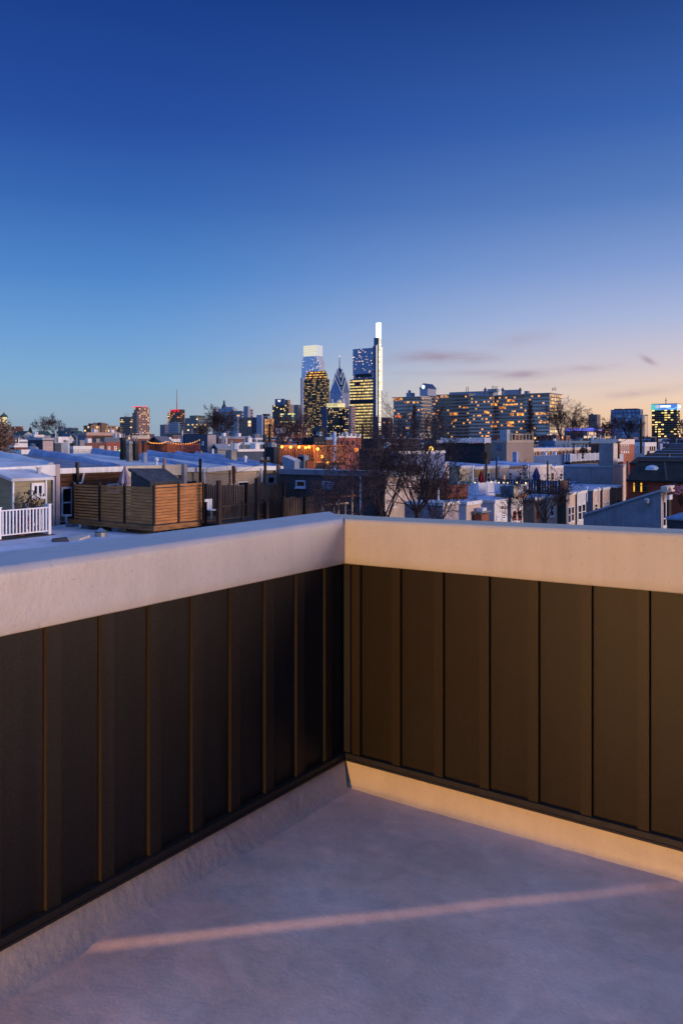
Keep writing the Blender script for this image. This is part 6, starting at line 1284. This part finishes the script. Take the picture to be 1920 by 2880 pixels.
# dark roofed brick houses on the right
M_dr = paint('2c2826', 0.95, 0.35, 1.5, bump=0.02, bscale=6.0); M_dr2 = paint('38302e', 0.95, 0.3, 1.0); M_drb = brick('a03c20', '7a5040'); M_edge = paint('a8b8d4', 0.5)
def ridge_house(label, uu, va, vb, ze, zr, wid, m=M_dr, walls=M_drb, edge=True, sky=False):
    w = thing('pitched_house', label, 'house', uu, va, 0)
    MB().box(uu, uu+wid, va, vb, 0, ze).build('wall', walls, w); um = uu+wid*0.5
    MB().hexa([(uu-.3,va,ze-.12),(um,va,zr-.2),(um,vb,zr-.2),(uu-.3,vb,ze-.12)], [(uu-.3,va,ze+.05),(um,va,zr),(um,vb,zr),(uu-.3,vb,ze+.05)]).hexa([(um,va,zr-.2),(uu+wid+.3,va,ze-.12),(uu+wid+.3,vb,ze-.12),(um,vb,zr-.2)], [(um,va,zr),(uu+wid+.3,va,ze+.05),(uu+wid+.3,vb,ze+.05),(um,vb,zr)]).build('roof', m, w)
    MB().q([(uu,va,ze),(uu+wid,va,ze),(um,va,zr-.1)]).q([(uu,vb,ze),(um,vb,zr-.1),(uu+wid,vb,ze)]).build('gable_wall', walls, w)
    if edge: MB().hexa([(um-.1,va,zr+.003),(um+.1,va,zr+.003),(um+.1,vb,zr+.003),(um-.1,vb,zr+.003)], [(um-.1,va,zr+.08),(um+.1,va,zr+.08),(um+.1,vb,zr+.08),(um-.1,vb,zr+.08)]).build('ridge_cap', M_edge if edge == 2 else M_dr2, w)  # pale cap on the rear ridges: sunlit edge put into the colour
    return w, um
u0, v0 = corner(1900, 80); ze = hz(1350, 76)
vl = v_at(1762, u0)
w, um = ridge_house('dark shingled house with one yellow lit window and a round skylight', u0, v0-6, vl, hz(1349, 84), hz(1297, 88), 7.5)
pane_on(w, 'u', u0, 1779, 1821, 1356, 1385, t=0.12, mull=0, frame=paint('5c3c20'), glass=paint('2c2426'))
for a, c in ((1781, 1784.5), (1801, 1805)): 
    v_a, z1_ = on_u(a, 1358, u0); v_b, z0_ = on_u(c, 1383, u0); MB().box(u0-.06, u0-.02, v_b, v_a, z0_, z1_).build('lit_curtain', glow('ffb830', 1.3), w)
pane_on(w, 'u', u0, 1892, 1906, 1360, 1388, t=0.1, frame=paint('6a7484'))
v_a, _ = on_u(1833, 1310, u0); zz = hz(1349, 84)+(hz(1297, 88)-hz(1349, 84))*0.62; uu = u0+7.5*0.5*0.62
MB().lathe((uu, v_at(1833, uu)), [(0.7, zz-.1), (0.62, zz+.15), (0.4, zz+.32), (0.1, zz+.4)], 12).build('round_skylight', paint('a8b8cc', 0.3), w)
for px in (1770, 1880):   # pale hip lines down the slope
    va_ = v_at(px, u0); MB().hexa([(u0-.3,va_,ze-.2),(u0-.3,va_+.2,ze-.2),(um,va_+1.4,hz(1297,88)-.3),(um,va_+1.2,hz(1297,88)-.3)], [(u0-.3,va_,hz(1349,84)+.13),(u0-.3,va_+.2,hz(1349,84)+.13),(um,va_+1.4,hz(1297,88)+.06),(um,va_+1.2,hz(1297,88)+.06)]).build('hip_strip', paint('4a403c'), w)
labs = ['second dark ridge behind the skylight house', 'third dark ridge with a pale edge', 'fourth dark ridge with a pale edge near a small stack', 'fifth dark ridge with snow pale edge', 'farthest dark ridge of the right hand rows']
for k, (px, Y, pr, pe) in enumerate(((1770, 108, 1286, 1300), (1800, 128, 1276, 1288), (1828, 152, 1268, 1278), (1850, 182, 1261, 1270), (1872, 220, 1255, 1263))):
    u_, v_ = corner(px, Y); w, um_ = ridge_house(labs[k], u_, v_-30, v_, hz(pe+3, Y), hz(pr, Y), 8, M_dr2 if k % 2 else M_dr, edge=2)
for px, py0, py1, Y, lab in ((1879, 1277, 1296, 110, 'small dark stack poking up between the dark ridges'), (1823, 1268, 1276, 130, 'short black stack on the third dark ridge')): vert('vent_stack', lab, px, py0, py1, Y, 0.25, M_blackm, 'vent stack')
# nearest slanted wall at the right
YS = 60.0; u0, v0 = corner(1857, YS); v1 = v_at(1640, u0); z_a = hz(1381, YS); z_b = hz(1450, depth(u0, v1))
w = thing('sloped_roof_house', 'grey rendered side wall with a sloping top edge and a lit cream end', 'house', u0, v0, 0)
u1 = u_at(1872, v0)
MB().hexa([(u0,v0,0),(u1,v0,0),(u1,v1,0),(u0,v1,0)], [(u0,v0,z_a),(u1,v0,z_a),(u1,v1,z_b),(u0,v1,z_b)]).build('wall', paint('8c929e', 0.9, 0.16, 1.2, streak=0.12, bump=0.015, bscale=4.0), w)
MB().hexa([(u0-.12,v0-.1,z_a+.003),(u1+.1,v0-.1,z_a+.003),(u1+.1,v1,z_b+.003),(u0-.12,v1,z_b+.003)], [(u0-.12,v0-.1,z_a+.16),(u1+.1,v0-.1,z_a+.16),(u1+.1,v1,z_b+.16),(u0-.12,v1,z_b+.16)]).build('roof_edge', paint('9aa4b4', 0.5), w)
MB().box(u0+.02, u_at(1880, v0), v0-.45, v0-.003, hz(1385, YS), hz(1368, YS)).build('bracketed_cornice', M_lite, w); MB().box(u0+.01, u1, v0-.05, v0-.004, 0, hz(1386, YS)).build('end_cladding', paint('cdb8ac'), w)  # end sheet carries the warm glow in its colour
pane_on(w, 'v', v0-.05, 1862, 1871, 1410, 1480, t=0.10, mull=0)
u_, z_ = on_v(1866.5, 1460, v0-.05); MB().box(u_-.3, u_+.3, v0-.12, v0-.06, z_, z_+.08).build('door_rail', M_frame, w)
v_, z_ = on_u(1820, 1410, u0); MB().lathe((u0-.16, v_), [(0.05, z_-.2), (0.16, z_-.1), (0.2, z_+.15), (0.1, z_+.25)], 10).build('flood_lamp', paint('9cacb8', 0.4), w); MB().tube((u0-.16, v_, z_-.2), (u0-.05, v_, z_-.45), 0.03).build('lamp_arm', M_grey, w)
# blue ribbed roof bottom right
w = thing('shed', 'low shed with a blue ribbed metal roof at the right edge', 'shed', *corner(1990, 44), 0)
u0, u1, v0, v1 = cdims(1876, 1990, 2100, 44); z_ = 12-4.3
MB().box(u0, u1, v0, v1, 0, z_).build('wall', M_dgrey, w); MB().box(u0-.1, u1, v0, v1+.05, z_+.003, z_+.08).build('roof', siding('86a4cc', 0.4, 0.4), w)
for k in range(8): MB().box(u0-.1+k*.6, u0-.04+k*.6, v0, v1+.05, z_+.081, z_+.16).build('roof_rib', paint('7c9cc4'), w)
chimney('chimney', 'dark metal chimney on the blue ribbed shed roof', 1886, 14, 1425, 47, M_blackm, M_dgrey).location.z -= 3.2
w, d = flat_house('porch', 'little white hooded porch beside the lit cream end wall', 'porch', 1874, 1880, 1887, 1395, 66, paint('2a2c30'), M_frame, fascia=M_frame, cur=0.3)
twig_plant('flowering_shrub', 'pink blossoming shrub at the right edge', 'shrub', *[x for x in corner(1914, 60)], hz(1425, 60), 1.5, 0.9, 70, paint('c08088', 0.8, 0.3, 5), M_stem, 0.10, seed=12, pot=False)

# ---------------------------------------------------------------- trees
def bare_tree(name, label, px, pyb, Y, hgt, width=1.0, fork=0.2, levels=5, minr=0.012, r0=0.15, seed=1, mat=None, limbs=5, twigs=1.0, stems=1, lean=0.0):
    """limbs fan out from low forks; every branch curves upwards and sheds side twigs along its whole length"""
    rr = random.Random(seed); u, v = corner(px, Y); zb = hz(pyb, Y); w = thing(name, label, 'tree', u, v, zb); o = P(u, v, zb)
    tr, cr = MB(), MB(); cnt = [0]
    def rnd(s): return Vector((rr.uniform(-1,1), rr.uniform(-1,1), rr.uniform(-1,1)))*s
    def branch(p, d, L, r, lvl):
        cnt[0] += 1; n = 5 if lvl <= 1 else (4 if lvl < levels-1 else 2); pts = [(p, d, r)]
        for i in range(n):
            d = (d+rnd(0.20 if lvl < 2 else 0.30)+Vector((0,0,0.09 if lvl < 3 else 0.05))).normalized()
            q = pts[-1][0]+d*(L/n); r2 = max(minr, r*(1-0.75*(i+1)/n))
            (tr if lvl == 0 else cr).tube(pts[-1][0], q, pts[-1][2], r2, 6 if lvl < 2 else 3, world=True, caps=False); pts.append((q, d, r2))
        if lvl >= levels: return
        k = int({1: 6, 2: 5, 3: 4}.get(lvl, 3)*twigs+rr.random())
        for j in range(k):
            f = 0.22+0.78*(j+rr.random())/k; idx = min(n, max(1, round(f*n))); pp, dd, rp = pts[idx]
            side = dd.cross(rnd(1)).normalized(); ang = rr.uniform(0.45, 0.95)
            branch(pp, (dd*math.cos(ang)+side*math.sin(ang)).normalized(), L*rr.uniform(0.42, 0.66)*(1.15-0.35*f), max(minr, rp*0.75), lvl+1)
    for s in range(stems):
        off = Vector((rr.uniform(-.35,.35), rr.uniform(-.3,.3), 0)) if stems > 1 else Vector((0,0,0))
        d0 = Vector((lean+(rr.uniform(-.5,.5) if stems > 1 else 0), rr.uniform(-.2,.2), 1)).normalized(); top = o+off+d0*hgt*fork
        tr.tube(o+off, top, r0, r0*0.85, 8, world=True, caps=False)
        for j in range(limbs):
            a = 2*math.pi*(j+rr.uniform(-.3,.3))/limbs; t_ = rr.uniform(0.25, 0.75)*width
            d = Vector((math.cos(a)*t_+lean, math.sin(a)*t_*0.8, 1.0)).normalized()
            st = o+off+d0*hgt*fork*rr.uniform(0.6, 1.0)
            branch(st, d, hgt*(1-fork)*rr.uniform(0.75, 1.05), r0*rr.uniform(0.45, 0.65), 1)
    tr.build('trunk', mat or M_bark, w); cr.build('crown', mat or M_bark, w); return w
M_bark = paint('42363a', 0.95, 0.3, 4.0); M_bark2 = paint('4a3c40', 0.95, 0.3, 1.0); M_bark3 = paint('5c4648', 0.95, 0.3, 1.0)
bt = lambda *a, **k: bare_tree('bare_tree', *a, **k)
bt('big dark leafless tree rising over the coping corner', 1172, 1475, 47, 5.4, 1.35, 0.14, 5, 0.008, 0.11, 21, limbs=7, twigs=0.9)
bt('leafless multi stemmed tree left of the big dark one', 1080, 1470, 45, 4.3, 1.1, 0.08, 5, 0.009, 0.08, 8, limbs=4, stems=3, twigs=0.85)
bt('thin leafless sapling leaning over the coping corner', 1005, 1480, 40, 2.9, 1.2, 0.1, 5, 0.007, 0.05, 15, limbs=3, stems=2, lean=-0.5, twigs=0.85)
bt('low leafless brush in front of the brown board fence', 930, 1475, 38, 1.7, 1.3, 0.1, 4, 0.006, 0.03, 16, limbs=4, stems=3)
bt('leafless branchy tree on the right of the big trunk', 1235, 1480, 46, 3.2, 1.3, 0.12, 5, 0.008, 0.06, 33, limbs=4, stems=2, twigs=0.85)
bt('small leafless tree before the stone faced house end', 1530, 1490, 52, 3.0, 1.1, 0.2, 5, 0.010, 0.09, 44, limbs=5, twigs=0.85)
bt('slender leafless sapling left of the rust shuttered house end', 1452, 1490, 50, 2.2, 0.9, 0.2, 4, 0.008, 0.04, 47, limbs=3, stems=2)
bt('pale dense leafless crown at the left edge', -16, 1310, 52, 2.1, 0.9, 0.1, 5, 0.014, 0.09, 51, paint('8a7468', 0.95, 0.3), limbs=6, stems=2, twigs=1.1)
bt('left one of two round leafless trees on the left horizon', 119, 1222, 700, 12.0, 1.5, 0.15, 4, 0.07, 0.4, 61, M_bark2, limbs=7)
bt('right one of two round leafless trees on the left horizon', 149, 1222, 720, 12.5, 1.3, 0.15, 4, 0.07, 0.4, 62, M_bark2, limbs=7)
bt('broad dense dark leafless tree before the banded white block', 620, 1228, 420, 12.0, 1.9, 0.1, 5, 0.05, 0.4, 63, limbs=10)
bt('lower dark leafless tree beside the broad dense one', 568, 1236, 400, 6.5, 1.8, 0.1, 4, 0.05, 0.3, 64, limbs=7)
for i, (px, pyb, Y, h, lab) in enumerate(((796, 1262, 130, 4.2, 'purplish leafless tree left of the slat deck lamps'), (838, 1260, 135, 4.4, 'purplish leafless tree behind the slat deck lamps'), (1052, 1250, 150, 4.0, 'thin leafless tree behind the tall utility pole'), (1125, 1262, 120, 4.4, 'thin leafless tree behind the upper big tree'), (1218, 1262, 118, 5.0, 'thin leafless tree before the left wing of the complex'))):
    bt(lab, px, pyb, Y, h, 1.5, 0.12, 4 if i > 1 else 5, 0.02, 0.12, 70+i, M_bark3 if i < 2 else M_bark, limbs=6, twigs=0.9)
def cone_tree(label, px, pyb, pyt, Y, wpx, seed):
    rr = random.Random(seed); u, v = corner(px, Y); zb, zt = hz(pyb, Y), hz(pyt, Y); w = thing('cypress_tree', label, 'tree', u, v, zb); h = zt-zb; o = P(u, v, zb); rad = wpx/F*Y/2
    MB().tube((u, v, zb), (u, v, zt), 0.5, 0.08, 6).build('trunk', M_bark, w); cr = MB()
    for i in range(480):
        f = rr.random()**0.8; a = rr.uniform(0, 6.28); L = rad*(1-f)*rr.uniform(0.5, 1.1)+0.3
        p = o+Vector((0, 0, h*f)); q = p+Vector((L*math.cos(a), L*math.sin(a), L*rr.uniform(0.0, 0.5)+0.2)); cr.tube(p, q, 0.09, 0.04, 3, world=True, caps=False)
        for k in range(2):
            s = p+(q-p)*rr.uniform(.4, .9); cr.tube(s, s+Vector((rr.uniform(-1,1), rr.uniform(-1,1), rr.uniform(-.2,.9))), 0.05, 0.03, 3, world=True, caps=False)
    cr.build('crown', M_bark, w)
cone_tree('tall conical leafless tree against the amber balconies', 1490, 1245, 1127, 380, 62, 3)
cone_tree('smaller conical leafless tree before the left wing of the complex', 1165, 1240, 1140, 420, 44, 4)
bt('airy leafless tree in front of the warm lit end of the complex', 1576, 1245, 420, 17.5, 1.2, 0.2, 5, 0.04, 0.4, 81, M_bark2, limbs=7)
bt('rust tinged leafless tree right of the warm lit end', 1622, 1240, 450, 14.0, 1.5, 0.15, 5, 0.04, 0.4, 82, M_bark3, limbs=7)
bt('low leafless tree above the blue lit band', 1692, 1235, 480, 8.0, 1.4, 0.2, 4, 0.05, 0.3, 83, M_bark3, limbs=6)
bt('leafless tree left of the glass office', 1724, 1240, 420, 11.0, 1.4, 0.2, 5, 0.04, 0.4, 84, M_bark2, limbs=6)
bt('leafless tree before the middle of the glass office', 1768, 1240, 430, 10.5, 1.7, 0.15, 5, 0.04, 0.4, 85, limbs=7)
bt('leafless tree at the right edge beyond the bannered tower', 1922, 1240, 420, 10.5, 1.4, 0.2, 4, 0.05, 0.4, 86, M_bark3, limbs=6)

# ---------------------------------------------------------------- far roofscape that fills the ground towards the towers
rr = random.Random(99); n_f = 0
wallm = [M_redb, brick('6a3a30'), paint('6c7484'), paint('8c8c94'), paint('4a505e'), paint('786c68'), paint('9a9aa4'), brick('84503c')]; roofs = [M_rl, M_rd, M_rb, M_roofd, M_curb]
fhm = fac('far_house', '585460', '20222c', 'ffbf70', 3.2, 3.2, (0.3,0.75), (0.25,0.75), frac=0.16, strength=2.0, rows=0.1, seed=50); fhm2 = fac('far_house_b', '7c4a40', '20222c', 'ffbf70', 3.2, 3.2, (0.3,0.75), (0.25,0.75), frac=0.12, strength=2.0, rows=0.1, seed=51)
kinds = []
for Y0, cnt, zlo, zhi in ((245, 24, 9.6, 10.9), (270, 30, 10.0, 11.6), (360, 34, 10.4, 12.6), (480, 34, 10.5, 14.5), (640, 30, 11, 17), (900, 26, 12, 22)):
    for k in range(cnt):
        px = -30+1980*(k+rr.uniform(0.1, 0.9))/cnt; Y = Y0*rr.uniform(0.92, 1.1); z1 = rr.uniform(zlo, zhi)
        if 880 < px < 1090 and z1 > 12.5: z1 = 12.5
        if Y < 330 and 1430 < px < 1720: continue
        u0, v0 = corner(px, Y); a = rr.uniform(7, 16)*(Y0/300)**0.5; c = rr.uniform(8, 18)*(Y0/300)**0.5
        lit = rr.random() < 0.55; wm = rr.choice([fhm, fhm2]) if lit else rr.choice(wallm)
        w = thing('city_house', 'small plain flat roofed house in the far rooftops below the skyline', 'house', u0, v0, 0, 'houses of the far rooftops')
        MB().box(u0, u0+a, v0, v0+c, 0, z1).build('wall', wm, w); MB().box(u0-.2, u0+a+.2, v0-.2, v0+c+.2, z1+.01, z1+.3).build('roof', rr.choice(roofs), w)
        if rr.random() < 0.6: s = rr.uniform(.8, 1.6); MB().box(u0+a*.4, u0+a*.4+s, v0+c*.3, v0+c*.3+s, z1+.31, z1+rr.uniform(1.0, 2.0)).build('rooftop_unit', rr.choice([M_grey, M_fascia, M_dgrey, M_redb]), w)
        n_f += 1
# far off woods and treetops on the horizon
b = MB(); rr = random.Random(5)
for i in range(5200):
    Y = rr.choice([230, 330, 520, 760, 1100])*rr.uniform(0.9, 1.15); px = rr.uniform(-60, 1980); u0, v0 = corner(px, Y); h = rr.uniform(9.0, 13.2)*(1+Y/4200); o = P(u0, v0, h*0.55)
    for k in range(4):
        d = Vector((rr.uniform(-1,1), rr.uniform(-1,1), rr.uniform(0.5,1.6))).normalized()*h*0.42; b.tube(o, o+d*rr.uniform(.7,1.0), 0.10+Y*0.00012, 0.04, 3, world=True, caps=False)
tag(b.build('distant_woods', M_bark2), 'bare treetops scattered through the far rooftops up to the horizon', 'woods', kind='stuff')
# tiny street lights far away
for i in range(26):
    Y = rr.uniform(260, 700); px = rr.choice([rr.uniform(0, 900), rr.uniform(1580, 1920)]); z = rr.uniform(9, 12.5); u, v = corner(px, Y)
    w = thing('street_lamp', 'tiny warm point of light among the far rooftops', 'street lamp', u, v, 0, 'street lamps among the far rooftops')
    MB().tube((u, v, 0), (u, v, z), 0.08, 0.06, 5).build('pole', M_dgrey, w); MB().lathe((u, v), [(0.2, z), (0.45, z+.3), (0.2, z+.7)], 6).build('lamp_head', glow('ffc888', 4.0), w)
for o in bpy.data.objects:
    for k in ('_o', '_d'):
        if k in o: del o[k]
